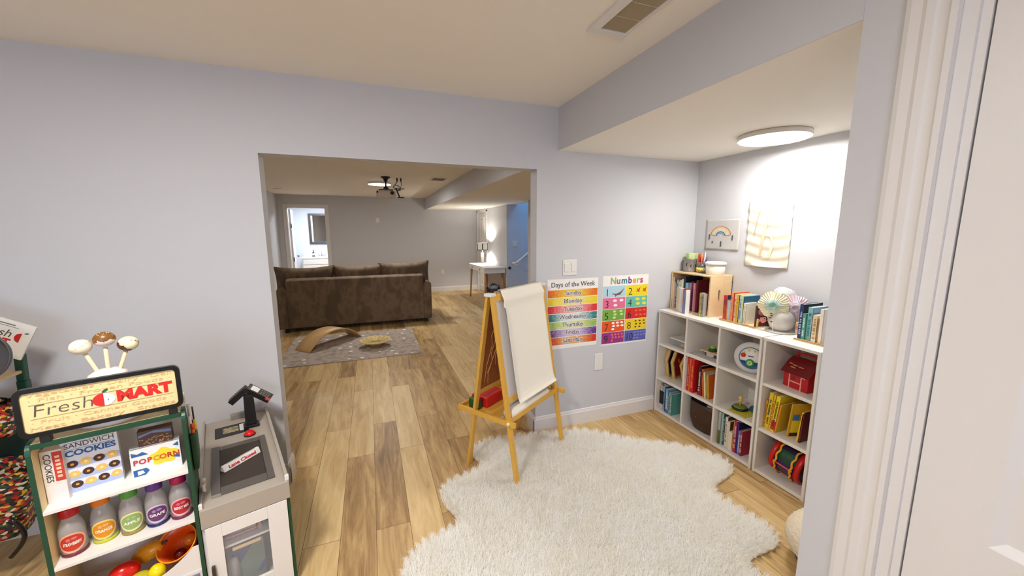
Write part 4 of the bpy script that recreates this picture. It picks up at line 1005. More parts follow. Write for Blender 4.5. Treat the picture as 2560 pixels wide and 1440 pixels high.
fs.append(tuple(range(n, 2 * n)))
sg.add(vs, fs, 0, False, SC); sf = sg.build('sign_frame', mat('gloss black frame', (14, 16, 15), .25), st)
MB().prism(i_, -.001, .0, M=SC @ Matrix(((1, 0, 0, 0), (0, 0, -1, -.0045), (0, 1, 0, 0), (0, 0, 0, 1)))).build('sign_face', mat('sign face', (232, 206, 150), .5), st)
FA = SC @ Matrix(((1, 0, 0, 0), (0, 0, -1, -.0056), (0, 1, 0, 0), (0, 0, 0, 1)))
def sgt(txt, x, z, size, col, nm='sign_lettering', **k):
    m_ = MB(); text_mb(m_, txt, size, FA @ T(x, z, 0), ext=.0003, **k); return m_.build(nm, colmat(col), st)
tan = (214, 184, 130)
sgt('Vegetables \u00b7 Dairy \u00b7 Deli', 0, .056, .017, tan, width=.345); sgt('\u00b7 Fish \u00b7 Frozen Foods \u00b7', 0, .038, .017, tan, width=.335)
sgt('\u00b7 Fruit \u00b7 Canned Goods \u00b7', 0, -.035, .017, tan, width=.335); sgt('Meat \u00b7 Bakery \u00b7 Snacks', 0, -.055, .017, (214, 174, 130), width=.345)
sgt('Fresh', -.097, .002, .056, (84, 76, 70), shear=.12, bold=-.0009, width=.130)
sgt('MART', .098, .002, .050, (206, 30, 24), bold=.0028, width=.145)
MB().box(-.168, .172, .024, .0248, 0, .0004, 0, FA).box(-.168, .172, -.0225, -.0217, 0, .0004, 0, FA).build('sign_rule', colmat((90, 76, 60)), st)
ap = [(.026 * math.cos(a) * (1 + .06 * math.cos(2 * a)), .024 * math.sin(a) * (1 - .10 * abs(math.sin(a)) ** 8)) for a in [PI / 2 + k * PI / 14 for k in range(15)]]
MB().prism(ap, 0, .0006, M=FA @ T(-.004, .001, 0)).build('apple_half', colmat((206, 30, 24)), st)
MB().prism([(-a, b) for a, b in ap][::-1], 0, .0006, M=FA @ T(-.004, .001, 0)).build('apple_half', colmat((244, 242, 238)), st)
MB().prism([(.009 * math.cos(a) + .006, .004 * math.sin(a)) for a in [k * PI / 6 for k in range(12)]], .0002, .0008, M=FA @ T(-.004, .028, 0) @ Matrix.Rotation(.6, 4, 'Z')).build('apple_leaf', colmat((30, 90, 60)), st)
MB().prism([(.0015 * math.cos(a), .004 * math.sin(a)) for a in [k * PI / 4 for k in range(8)]], .0006, .0010, M=FA @ T(.006, -.002, 0)).build('apple_pip', colmat((120, 120, 120)), st)
for s in (-.345, -.035):
    MB().box(s - .012, s + .012, .004, .028, .928, .962).build('sign_bracket', M_black, st, bevel=.002)
# counter
CTW, CTD = .308, .868
ct_ = MB().box(-.002, CTW, -.004, CTD, .430, .512)
ct_.build('counter_top', M_grey, st, bevel=.003)
MB().box(-.002, .008, .010, CTD, .512, .530).build('counter_rim', M_grey, st, bevel=.002); MB().box(CTW - .014, CTW, .010, CTD, .512, .532).build('counter_rim', M_grey, st, bevel=.003)
MB().box(-.003, .010, .003, .014, .512, .535).build('rim_cap', M_plate, st, bevel=.002); MB().box(CTW - .015, CTW + .001, .003, .014, .512, .537).build('rim_cap', M_plate, st, bevel=.002)
fr_ = MB().box(.037, .068, .061, .515, .512, .520).box(.236, .262, .061, .510, .512, .520).box(.068, .236, .470, .510, .512, .5175).box(.068, .236, .061, .118, .512, .5175)
fr_.build('belt_frame', M_dgrey, st, bevel=.0015)
MB().box(.068, .236, .118, .470, .512, .5145).build('conveyor_belt', mat('belt rubber', (52, 42, 34), .7, bump=.1, bscale=200), st)
MB().box(.038, .070, .058, .064, .513, .5225).build('belt_edge_trim', M_chrome, st)
MB().box(.050, .200, .620, .755, .512, .5145).build('control_panel', M_black, st, bevel=.001)
MB().box(.085, .155, .655, .725, .5145, .5155).build('control_screen', pattern_mat('panel print', [(150, 138, 110), (110, 104, 84), (176, 160, 120)], 90), st)
MB().box(.160, .186, .650, .735, .5145, .5158).build('white_key', colmat((226, 224, 220)), st)
MB().box(.125, .205, .825, .862, .512, .540).build('rear_block', mat('grey block', (140, 132, 124), .5), st, bevel=.003)
MB().lathe([(0, 0), (.026, 0), (.028, .004), (.026, .007), (0, .007)], 28, cap=False, M=T(.200, .568, .512)).build('button_ring', M_black, st)
MB().lathe([(.024, .006), (.023, .016), (.016, .023), (0, .026)], 28, cap=False, M=T(.200, .568, .512)).build('red_button', mat('red button', (226, 14, 12), .25), st)
# pole and two angled keypads
MB().box(.178, .252, .648, .702, .512, .530).build('pole_foot', M_black, st, bevel=.003)
MB().prism([(.188, .530), (.242, .530), (.238, .700), (.192, .700)], 0, .040, M=Matrix(((1, 0, 0, 0), (0, 0, 1, .658), (0, 1, 0, 0), (0, 0, 0, 1)))).build('pole', M_black, st, bevel=.002)
def keypad(mat_, L, keys, n):
    h = MB().box(0, L, -.026, .026, -.018, .012, 0, mat_).build('keypad', M_black, st, bevel=.002)
    m_ = MB()
    for i in range(n):
        for j in range(3): m_.box(keys + i * .013, keys + .008 + i * .013, -.021 + j * .014, -.013 + j * .014, .012, .0135, 0, mat_)
    m_.build('key', colmat((110, 104, 96)), h)
    return h
AP = (.212, .690, .738)
k1 = keypad(T(*AP, rz=PI - .15, ry=math.radians(40)), .105, .022, 6)
k2 = keypad(T(AP[0] + .004, AP[1], AP[2], rz=-.35, ry=math.radians(37)) @ Matrix.Rotation(math.radians(14), 4, 'X'), .135, .072, 4)
MB().box(.018, .060, -.018, .018, .012, .0135, 0, T(AP[0] + .004, AP[1], AP[2], rz=-.35, ry=math.radians(37)) @ Matrix.Rotation(math.radians(14), 4, 'X')).build('card_label', colmat((226, 224, 220)), k2)
MB().box(.110, .133, -.027, -.023, .002, .014, 0, T(AP[0] + .004, AP[1], AP[2], rz=-.35, ry=math.radians(37)) @ Matrix.Rotation(math.radians(14), 4, 'X')).build('red_key', colmat((220, 70, 70)), k2)
# lower cabinet
MB().box(CTW - .014, CTW - .002, .006, CTD - .02, 0, .430).build('side_panel', M_green, st)
MB().box(-.002, .008, .012, CTD - .02, 0, .430).build('side_panel', M_sw, st)
MB().box(.008, CTW - .014, CTD - .03, CTD - .02, 0, .430).build('back_panel', M_sw, st)
MB().box(.008, CTW - .014, .012, .62, .035, .045).build('cabinet_floor', M_sw, st)
MB().box(.008, CTW - .014, .030, .50, .288, .297).build('cabinet_shelf', M_sw, st)
dm = MB(); wx0, wx1, wz0, wz1 = .060, .218, .115, .372
dm.box(.008, wx0, -.004, .008, .03, .428).box(wx1, CTW - .016, -.004, .008, .03, .428).box(wx0, wx1, -.004, .008, .03, wz0).box(wx0, wx1, -.004, .008, wz1, .428)
door = dm.build('cabinet_door', M_sw, st, bevel=.0015)
MB().box(wx0, wx1, .002, .004, wz0, wz1).build('door_window', mat('door glass', (225, 228, 235), .03, alpha=.13), door)
MB().box(.014, .026, -.020, -.004, .14, .262).build('door_handle', mat('dark bronze', (52, 44, 44), .4), door, bevel=.003)

def local_thing(name, label, cat, x, y, z, rz=0, group=None):
    o = empty(name, M=SM @ T(x, y, z, rz=rz)); tag(o, label, cat, group); return o
# inside the cabinet
o = local_thing('carton', 'ice cream carton with brown lettering behind the cabinet door glass', 'carton', .118, .085, .2975)
MB().box(-.052, .056, -.02, .03, 0, .062).build('box_body', pattern_mat('ice print', [(206, 196, 180), (206, 170, 190), (180, 200, 180), (200, 190, 170)], 9, kind='noise'), o)
MB().box(-.052, .056, -.0206, -.02, .0, .006).box(-.052, .056, -.0206, -.02, .012, .020).build('red_stripe', colmat((176, 50, 70)), o)
m_ = MB(); text_mb(m_, 'ICE CREAM', .018, face_ny(0, -.0206, .050), bold=.0008, width=.098); m_.build('lettering', colmat((66, 44, 50)), o)
for k, (c, nm) in enumerate((((206, 150, 110), 'orange striped'), ((84, 110, 70), 'green'))):
    o = local_thing('ice_lolly_box', nm + ' upright bar on the upper cabinet shelf beside the ice cream carton', 'food box', .188 + k * .019, .08, .2975, 0)
    MB().box(-.007, .007, -.02, .03, 0, .066).build('wrapper', colmat(c), o, bevel=.002)
o = local_thing('black_box', 'black box with tan front edge hanging below the upper cabinet shelf', 'box', .135, .045, .262)
MB().box(-.05, .05, -.012, .03, .012, .024).build('lid', colmat((40, 34, 30)), o); MB().box(-.05, .05, -.0135, -.012, .0, .014).box(-.05, .05, -.0125, .03, 0, .012).build('front_edge', colmat((222, 190, 130)), o)
o = local_thing('frozen_food_box', 'green and blue frozen vegetable box low behind the cabinet glass', 'food box', .135, .10, .0455)
MB().box(-.055, .06, -.03, .03, 0, .205).build('carton', pattern_mat('frozen print', [(84, 108, 90), (96, 120, 104), (110, 120, 180), (40, 50, 120), (120, 40, 70)], 9), o)
o = local_thing('milk_carton', 'grey round topped tub at the left behind the cabinet glass', 'tub', .080, .06, .0455)
MB().lathe([(0, 0), (.02, 0), (.022, .14), (.015, .165), (0, .168)], 20, cap=False).build('body', colmat((150, 146, 146)), o)
# bar sign on the belt
o = local_thing('lane_sign', 'white lane closed bar lying across the dark conveyor belt', 'sign', .150, .296, .5147, rz=.585)
L = .088
MB().prism([(-.016, 0), (.016, 0), (.010, .026), (-.004, .028)], -L, L, M=Matrix(((0, 0, 1, 0), (1, 0, 0, 0), (0, 1, 0, 0), (0, 0, 0, 1)))).build('bar', M_plate, o, bevel=.003)
sl = math.atan2(.012, .028)
Ms = Matrix.Translation((0, -.0108, .0135)) @ Matrix.Rotation(PI / 2 - sl, 4, 'X')
m_ = MB(); text_mb(m_, 'Lane Closed', .021, Ms, bold=.0007, width=.130, ext=.0005); m_.build('lettering', colmat((196, 40, 40)), o)
MB().box(-.07, .07, -.001, .001, .0275, .0285).build('ridge_line', colmat((80, 76, 74)), o)

# ---- bottles
def bottle(i, s, t, cap, ring, lab_out, lab_in, word, label):
    o = local_thing('toy_bottle', label, 'bottle', s, t, .4863, rz=.10, group='toy juice bottles on the second shelf')
    R_ = .0335
    MB().lathe([(R_ * .93, .012), (R_, .016), (R_, .080), (R_ * .96, .098), (R_ * .80, .118), (R_ * .62, .132), (.0205, .140), (.0205, .150), (0, .150)], 36, cap=False).build('bottle_body', mat('frosted bottle', (222, 216, 214), .12, alpha=.42, spec=.6), o)
    MB().lathe([(0, 0), (R_ * .95, 0), (R_ * 1.0, .004), (R_, .013), (0, .013)], 36, cap=False).build('base_ring', colmat(ring, .35), o)
    MB().lathe([(.0245, .142), (.0245, .168), (.0225, .172), (0, .172)], 32, cap=False).build('cap', colmat(cap, .35), o)
    def patch(a_w, hh, zc, r, colr, nm):
        def F(u, v, rr=r):
            x = (u - .5) * 2; y = (v - .5) * 2
            # map a square to an oval
            ex = x * math.sqrt(max(0, 1 - y * y / 2)); ey = y * math.sqrt(max(0, 1 - x * x / 2))
            a = ex * a_w - PI / 2
            return (rr * math.cos(a), rr * math.sin(a), zc + ey * hh)
        MB().grid(F, 16, 16, 0, True).build(nm, colmat(colr, .5), o)
    patch(1.06, .036, .052, R_ + .0006, lab_out, 'label_border'); patch(.90, .029, .053, R_ + .0012, lab_in, 'label')
    tm = MB(); text_mb(tm, word, .015, T(0, 0, 0), ext=.0002, bold=.0004, width=.044); 
    tm.v = [((R_ + .0018 + z) * math.cos(x / R_ - PI / 2), (R_ + .0018 + z) * math.sin(x / R_ - PI / 2), .050 + y) for x, y, z in tm.v]
    tm.build('label_lettering', colmat((244, 240, 226)), o)
    fm = MB(); fm.ellipsoid((-.008, .066, 0), (.006, .006, .0004), 10, 6).ellipsoid((.006, .068, 0), (.008, .005, .0004), 10, 6)
    fm.v = [((R_ + .0018 + z) * math.cos(x / R_ - PI / 2), (R_ + .0018 + z) * math.sin(x / R_ - PI / 2), y) for x, y, z in fm.v]
    fm.build('label_fruit', colmat(tuple(min(255, int(c * .6 + 96)) for c in cap)), o)
bottle(0, -.343, .068, (186, 24, 30), (112, 36, 44), (232, 176, 150), (196, 54, 34), 'STRAWBERRY', 'toy juice bottle with a red cap, leftmost on the second shelf')
bottle(1, -.270, .086, (226, 124, 24), (196, 196, 40), (240, 216, 120), (222, 144, 20), 'ORANGE', 'toy juice bottle with an orange cap on the second shelf')
bottle(2, -.196, .076, (84, 158, 62), (150, 134, 60), (226, 226, 160), (150, 176, 100), 'APPLE', 'toy juice bottle with a green cap on the second shelf')
bottle(3, -.126, .072, (98, 56, 140), (36, 30, 90), (206, 196, 214), (104, 52, 110), 'GRAPE', 'toy juice bottle with a purple cap on the second shelf')
bottle(4, -.056, .066, (176, 24, 84), (120, 30, 60), (236, 180, 180), (190, 36, 52), 'BERRY MIX', 'toy juice bottle with a magenta cap, rightmost on the second shelf')
# ---- boxes on the top shelf
o = local_thing('cookie_box', 'large blue and white sandwich cookies box on the top shelf', 'food box', -.268, .090, .6943, rz=.06)
bw_, bh2 = .0675, .196
MB().box(-bw_, bw_, -.018, .022, 0, bh2).build('carton', colmat((226, 228, 238)), o)
for k in range(3):
    z = .008 + k * .043; MB().prism([(-bw_, z), (bw_, z + .004), (bw_, z + .026), (-bw_, z + .022)], 0, .0004, M=face_ny(0, -.018, 0)).build('blue_stripe', colmat((172, 186, 224)), o)
m_ = MB(); text_mb(m_, 'SANDWICH', .024, face_ny(0, -.0186, .178), width=.118); m_.build('lettering', colmat((70, 70, 80)), o)
MB().box(-.060, .060, -.0190, -.0183, .1885, .1895).box(-.060, .060, -.0190, -.0183, .1645, .1655).build('lettering_rule', colmat((110, 110, 120)), o)
m_ = MB(); text_mb(m_, 'COOKIES', .028, face_ny(0, -.0186, .150), bold=.0010, width=.122); m_.build('lettering', colmat((36, 96, 160)), o)
for r in range(3):
    for c in range(4):
        dark = (r + c) % 2 == 0
        x = -.048 + c * .032 + .002 * r; z = .112 - r * .038 + .0
        q = MB().prism([(.0142 * math.cos(a), .0128 * math.sin(a)) for a in [PI * k / 12 for k in range(24)]], 0, .0005, M=face_ny(x, -.0186, z)).build('cookie_picture', colmat((66, 38, 30) if dark else (226, 186, 100)), o)
        MB().prism([(.0045 * math.cos(a), .004 * math.sin(a)) for a in [PI * k / 6 for k in range(12)]], .0005, .0009, M=face_ny(x, -.0186, z)).build('cookie_centre', colmat((214, 160, 60) if dark else (244, 226, 170)), o)
o = local_thing('cookie_box', 'narrow white cookies box with a red band, leftmost on the top shelf', 'food box', -.352, .070, .6943, rz=-.10)
MB().box(-.024, .026, -.02, .05, 0, .186).build('carton', colmat((226, 220, 214)), o)
MB().box(.003, .026, -.0208, -.02, .075, .180).build('red_band', colmat((196, 60, 50)), o)
m_ = MB(); text_mb(m_, 'COOKIES', .023, face_ny(-.010, -.0206, .125) @ Matrix.Rotation(-PI / 2, 4, 'Z'), width=.10); m_.build('lettering', colmat((60, 56, 60)), o)
m_ = MB(); text_mb(m_, 'CHOC CHIP', .014, face_ny(.014, -.0214, .128) @ Matrix.Rotation(-PI / 2, 4, 'Z'), bold=.0004, width=.09) if False else None
MB().box(-.022, .024, -.0206, -.02, .004, .060).build('pale_panel', colmat((236, 222, 222)), o)
m_ = MB()
for k in range(6): m_.box(.009, .020, -.0216, -.0208, .088 + k * .014, .096 + k * .014)
m_.build('band_print', colmat((240, 200, 170)), o)
o = local_thing('popcorn_box', 'blue, white and yellow popcorn box on the right of the top shelf', 'food box', -.105, .075, .6943)
MB().box(-.070, .070, -.015, .020, 0, .112).build('carton', colmat((232, 232, 232)), o)
MB().prism([(.012 * 3.2 * (1 + .14 * math.sin(5 * a)) * math.cos(a) + .022, .012 * 2.6 * (1 + .14 * math.sin(5 * a)) * math.sin(a) + .060) for a in [k * PI / 20 for k in range(40)]], 0, .0004, M=face_ny(0, -.015, 0)).build('yellow_splash', colmat((240, 214, 60)), o)
mm = MB()
for pts in ([(-.066, .100), (-.066, .082), (-.02, .082), (-.035, .096), (-.05, .090)], [(-.066, .004), (-.066, .030), (-.030, .030), (-.022, .018), (-.034, .004)], [(.066, .060), (.066, .038), (.045, .046)], [(.066, .104), (.066, .086), (.05, .094)]):
    mm.prism(pts, 0, .0004, M=face_ny(0, -.0153, 0))
mm.build('blue_print', colmat((40, 96, 156)), o)
MB().prism([(-.055, .008), (-.055, .024), (-.040, .024), (-.036, .012)], 0, .0003, M=face_ny(0, -.0158, 0)).build('white_mug', colmat((230, 236, 244)), o)
pc = [(190, 60, 80), (190, 60, 80), (196, 50, 40), (214, 150, 30), (214, 90, 30), (190, 50, 40), (200, 60, 40)]
for k, chx in enumerate('POPCORN'):
    m_ = MB(); text_mb(m_, chx, .026, face_ny(-.057 + k * .0190, -.0162, .058), bold=.0008); m_.build('lettering', colmat(pc[k]), o)
MB().tube([(-.069, -.0155, .1125), (.069, -.0155, .1125)], .0008, 6).tube([(-.07, -.0155, .112), (-.07, -.0155, .09)], .0008, 6).build('box_seam', colmat((60, 60, 66)), o)
o = local_thing('cracker_box', 'small dark cracker box lying on top of the popcorn box', 'food box', -.100, .085, .8068, rz=-.03)
MB().box(-.048, .048, -.018, .018, 0, .058).build('carton', colmat((86, 62, 58)), o)
MB().prism([(-.046, .044), (-.046, .034), (-.01, .046), (.046, .036), (.046, .048), (.0, .054)], 0, .0004, M=face_ny(0, -.018, 0)).build('blue_swirl', colmat((120, 136, 180)), o)
mm = MB(); rr = random.Random(3)
for k in range(46):
    x = rr.uniform(-.044, .046); z = rr.uniform(.004, .030); mm.prism([(x + .003 * math.cos(a), z + .002 * math.sin(a)) for a in [q * PI / 3 for q in range(6)]], 0, .0005, M=face_ny(0, -.018, 0))
mm.build('cracker_print', colmat((206, 150, 90)), o)
# ---- top of the stand: cake pops
o = local_thing('cake_pop_stand', 'white domed cake pop stand behind the grocery sign', 'stand', -.205, .125, .9305)
MB().lathe([(0, 0), (.100, 0), (.104, .010), (.095, .030), (.070, .055), (.052, .090), (.048, .125), (.054, .150), (.050, .165), (.030, .178), (0, .182)], 40, cap=False).build('body', mat('stand white', (236, 226, 226), .35), o)
def pop(label, dx, dz, tilt, top, bot, style, group='cake pops on the white stand'):
    M = SM @ T(-.203 + dx * .38, .125, .9305 + .150) @ Matrix.Rotation(tilt, 4, 'Y')
    o = empty('cake_pop', M=M); tag(o, label, 'cake pop', group)
    MB().lathe([(.006, 0), (.006, .110), (0, .11)], 12, cap=False).build('stick', mat('pop stick', (226, 206, 166), .6), o)
    L0 = .110 + dz
    b = MB().ellipsoid((0, 0, L0), (.0295, .026, .0265), 28, 18); b.build('cake', colmat(bot, .45), o, M=T(0, 0, L0, ry=-tilt * .6) @ T(0, 0, -L0))
    def part(cond, r, nm, c):
        m2 = MB(); n, m = 48, 32; vs = []
        for i in range(m + 1):
            th = PI * i / m
            for k in range(n):
                a = 2 * PI * k / n; vs.append((r[0] * math.sin(th) * math.cos(a), r[1] * math.sin(th) * math.sin(a), r[2] * math.cos(th)))
        fs = []
        for i in range(m):
            for k in range(n):
                k2 = (k + 1) % n; cx = (vs[i * n + k][0] + vs[(i + 1) * n + k2][0]) / 2 / r[0]; cz = (vs[i * n + k][2] + vs[(i + 1) * n + k2][2]) / 2 / r[2]; an = 2 * PI * k / n
                if cond(cx, cz, an): fs.append((i * n + k, (i + 1) * n + k, (i + 1) * n + k2, i * n + k2))
        m2.add(vs, fs, 0, True); m2.build(nm, colmat(c, .35), o, M=T(0, 0, L0, ry=-tilt * .6))
    if style == 1: part(lambda x, z, a: z > -.05 + .12 * math.sin(a * 5) + .25 * x * 0 - (.25 if x < -.5 else 0), (.0303, .0268, .0273), 'icing', (124, 82, 30))
    if style == 2: part(lambda x, z, a: x + z * 1.1 < -.55 + .10 * math.sin(a * 9), (.0303, .0268, .0273), 'icing', (96, 50, 30))
    if style == 0: part(lambda x, z, a: abs(x * .5 - z + .12) < .035 and math.sin(a) < 0, (.0301, .0266, .0270), 'icing_seam', (206, 190, 180))
    if style:
        mm = MB(); rr = random.Random(style)
        for k in range(12):
            a = rr.uniform(-PI * .85, -.15) if style == 1 else rr.uniform(-1.2, -.2); th = rr.uniform(.35, .8) if style == 1 else rr.uniform(.9, 1.35)
            mm.ellipsoid((.0303 * math.sin(th) * math.cos(a), .0268 * math.sin(th) * math.sin(a), .0273 * math.cos(th)), (.0016, .0016, .0008), 6, 4)
        mm.build('sprinkle', colmat((236, 226, 200) if style == 1 else (120, 100, 60)), o, M=T(0, 0, L0, ry=-tilt * .6))
    return o
pop('cream cake pop tilting left, leftmost on the white stand', -.050, .018, -.30, None, (240, 226, 200), 0)
pop('cake pop with brown icing over pale cake, middle and highest on the white stand', 0, .030, .02, None, (236, 220, 216), 1)
pop('cream cake pop with a brown corner tilting right, rightmost on the white stand', .060, .010, .33, None, (238, 228, 190), 2)
o = local_thing('white_packet', 'white packet lying at the right end of the stand top', 'packet', -.052, .10, .9305, rz=.2); MB().ellipsoid((0, 0, .012), (.04, .035, .012)).build('packet_body', M_sw, o)
# ---- markers in the side holder
o = local_thing('marker_holder', 'dark green holder on the shelf side full of markers', 'holder', .0235, .10, .655)
MB().box(-.0265, -.006, -.045, .045, .03, .155).box(-.0265, -.010, -.035, .035, .0, .03).build('cup', M_green, o, bevel=.003)
for k, (dx, dy, h, c, cc, nm) in enumerate(((-.012, -.030, .245, (232, 228, 220), (240, 238, 234), 'white capped'), (-.006, -.012, .285, (30, 28, 28), (240, 238, 236), 'black and white'), (.004, .004, .27, (226, 226, 226), (30, 30, 32), 'black capped'),
        (.002, -.034, .215, (226, 110, 50), (214, 60, 40), 'orange'), (.010, .018, .20, (34, 34, 34), (70, 90, 170), 'blue capped'), (.014, -.004, .215, (226, 190, 30), (240, 206, 40), 'yellow'), (-.016, .03, .275, (196, 200, 200), (210, 212, 214), 'clear'))):
    q = local_thing('marker', nm + ' marker standing in the green holder beside the counter', 'marker', .0073 + dx * .45, .10 + dy, .655 + .156, group='markers in the green holder')
    MB().lathe([(0, -.004), (.0055, -.004), (.0055, h - .215), (0, h - .215)] if False else [(0, 0), (.006, 0), (.006, (h - .175) * .45), (0, (h - .175) * .45)], 12, cap=False).build('barrel', colmat(c), q)
    MB().lathe([(0, (h - .175) * .45), (.0068, (h - .175) * .45), (.0062, (h - .175)), (0, (h - .175))], 12, cap=False).build('cap', colmat(cc), q)
o = local_thing('paper_slip', 'white printed slips standing between the shelf side and the counter', 'paper', .018, .12, .5309); MB().box(-.006, .004, -.03, .03, 0, .036).build('sheet', pattern_mat('slip', [(226, 220, 206), (206, 180, 150), (160, 120, 90), (230, 226, 216)], 70), o)
# ---- fruit bin
def fruit(label, s, t, z, r, c, nm, rot=(0, 0, 0), fn=None, stem=None):
    q = empty(nm, M=SM @ T(s, t, z) @ Matrix.Rotation(rot[2], 4, 'Z') @ Matrix.Rotation(rot[1], 4, 'Y') @ Matrix.Rotation(rot[0], 4, 'X')); tag(q, label, 'toy food', 'toy food in the store bin')
    MB().ellipsoid((0, 0, 0), r, 28, 18, fn=fn).build('flesh', mat('fruit %d %d %d' % c, c, .25), q)
    if stem: MB().lathe([(0, 0), (.006, 0), (.005, .02), (0, .021)], 10, cap=False, M=Matrix.Translation((r[0] * .93, 0, 0)) @ Matrix.Rotation(PI / 2, 4, 'Y')).build('stalk', colmat(stem), q)
fruit('glossy red tomato in the store bin', -.238, .075, .330, (.045, .036, .036), (206, 26, 14), 'toy_tomato', (0, .15, .3))
fruit('orange at the left front of the store bin', -.312, .070, .308, (.036, .036, .034), (224, 120, 20), 'toy_orange')
fruit('yellow orange mango behind the tomato in the store bin', -.180, .135, .335, (.060, .034, .034), (226, 150, 30), 'toy_mango', (0, -.5, -.4), None, (70, 54, 24))
fruit('lime green pear at the front of the store bin', -.200, .045, .297, (.036, .026, .026), (190, 176, 40), 'toy_pear', (0, -.1, .2))
fruit('bright yellow lemon right of the pear in the store bin', -.148, .045, .300, (.026, .024, .030), (240, 214, 10), 'toy_lemon')
fruit('beige potato at the left end of the store bin', -.345, .12, .300, (.034, .04, .032), (190, 150, 110), 'toy_potato')
# orange bowl tilted
bo = empty('orange_bowl', M=SM @ T(-.078, .100, .338) @ Matrix.Rotation(.62, 4, 'X') @ Matrix.Rotation(-.30, 4, 'Y')); tag(bo, 'orange plastic bowl tipped forward in the store bin', 'bowl')
M_ob = mat('orange plastic', (222, 84, 16), .3)
MB().lathe([(0, -.062), (.035, -.062), (.056, -.02), (.066, .032), (.0635, .034), (.053, -.018), (.032, -.058), (0, -.058)], 40, cap=False).build('shell', M_ob, bo)
MB().tube([(.066 * math.cos(a), .066 * math.sin(a), .033) for a in [2 * PI * k / 40 for k in range(40)]], .0028, 8, closed=True).build('rim', mat('rim orange', (240, 150, 30), .3), bo)
for lab, x, y, z, r, c, nm in (('dark cherry red plum inside the orange bowl', -.012, -.026, -.022, .021, (84, 6, 14), 'toy_plum'), ('golden onion inside the orange bowl', .022, .014, -.026, .024, (196, 116, 24), 'toy_onion')):
    q = MB().ellipsoid((0, 0, 0), (r, r, r), 20, 14).build(nm, mat('fruit2 %d' % c[0], c, .2), None); q.matrix_world = bo.matrix_world @ T(x, y, z); tag(q, lab, 'toy food')

# ---- toys left of the stand, cut by the frame edge
o = empty('toy_cart', (-1.635, 2.36, 0)); tag(o, 'green framed play cart with a white market placard at the left edge', 'toy cart')
gp = MB().bar((.075, .02, 0), (.085, .02, .92), .035, .03, side=(1, 0, 0)).bar((.085, .02, .92), (.090, .02, 1.045), .03, .028, side=(1, 0, 0)); gp.build('corner_post', M_green, o, bevel=.003)
MB().bar((-.30, .02, 0), (-.30, .02, 1.0), .035, .03, side=(1, 0, 0)).build('corner_post', M_green, o)
MB().box(-.30, .07, .03, .16, .66, .70).build('shelf', M_green, o)
MB().box(-.30, .07, .0, .016, .52, .68).build('front_panel', mat('deep green', (10, 40, 28), .5), o)
MB().box(-.30, .07, .03, .16, .22, .245).build('shelf', mat('deep green', (10, 40, 28), .5), o)
MB().box(-.30, .095, -.22, .035, .958, .971).build('beige_ledge', M_pine, o, bevel=.002)
pb = Matrix.Translation((.078, -.005, 1.015)) @ Matrix.Rotation(math.radians(27), 4, 'Y')
board = MB().box(-.32, .022, -.004, .004, .02, .185, 0, pb).build('placard', mat('placard white', (226, 222, 216), .5), o)
PF = pb @ Matrix(((1, 0, 0, 0), (0, 0, -1, -.0046), (0, 1, 0, 0), (0, 0, 0, 1)))
m_ = MB(); text_mb(m_, 'Fresh', .050, PF @ T(-.100, .125, 0), shear=.2); m_.build('lettering', colmat((80, 76, 72)), board)
m_ = MB(); text_mb(m_, 'MART', .042, PF @ T(-.095, .085, 0), bold=.002); m_.build('lettering', colmat((196, 36, 26)), board)
MB().prism([(.020 * math.cos(a), .022 * math.sin(a)) for a in [PI / 2 + k * PI / 12 for k in range(13)]], 0, .0006, M=PF @ T(-.012, .118, 0)).build('apple_half', colmat((190, 30, 26)), board)
MB().box(-.24, -.03, .158, .160, 0, .0005, 0, PF).box(-.10, -.045, .166, .171, 0, .0005, 0, PF).build('printed_line', colmat((120, 116, 112)), board)
MB().prism([(.008 * math.cos(a), .003 * math.sin(a)) for a in [k * PI / 5 for k in range(10)]], 0, .0006, M=PF @ T(.002, .145, 0) @ Matrix.Rotation(.4, 4, 'Z')).build('apple_leaf', colmat((40, 80, 60)), board)
o = empty('toy_pan', M=T(-1.548, 2.20, 1.085, rx=PI / 2 - .2, rz=.1)); tag(o, 'dark grey round pan cut off by the left edge, before the placard', 'pan')
MB().lathe([(0, 0), (.088, 0), (.104, .02), (.110, .045), (.106, .046), (.098, .022), (.084, .006), (0, .006)], 48, cap=False).build('pan_body', mat('pan grey', (74, 72, 74), .35), o)
M_prod = pattern_mat('produce print', [(170, 36, 28), (30, 26, 30), (200, 160, 50), (34, 60, 34), (206, 196, 174), (20, 22, 26), (130, 28, 28), (190, 96, 40), (60, 80, 44), (40, 34, 42)], 70, stretch=(1, 1, 1.4))
def bag(label, x, y, z, w, d, h, rz, ry, handle):
    o = empty('grocery_bag', M=T(x, y, z, rz=rz, ry=ry)); tag(o, label, 'bag')
    b = MB(); b.grid(lambda u, v: (0, 0, 0), 1, 1) if False else None
    n = 32; lv = [0, .15, .4, .7, 1]; vs = []
    for l in lv:
        for k in range(n):
            a = 2 * PI * k / n; k_ = .86 + .14 * l; cc, ss = math.cos(a), math.sin(a)
            vs.append((w * k_ * abs(cc) ** .6 * (1 if cc > 0 else -1), d * k_ * abs(ss) ** .6 * (1 if ss > 0 else -1), h * l + .008 * math.sin(5 * a) * l))
    fs = [(i * n + k, i * n + (k + 1) % n, (i + 1) * n + (k + 1) % n, (i + 1) * n + k) for i in range(len(lv) - 1) for k in range(n)] + [tuple(range(n - 1, -1, -1))]
    b.add(vs, fs, 0, True); b.build('bag_body', M_prod, o)
    for hp in handle: MB().tube(hp, .009, 10).build('handle', mat('gloss strap', (22, 18, 18), .2), o)
    return o
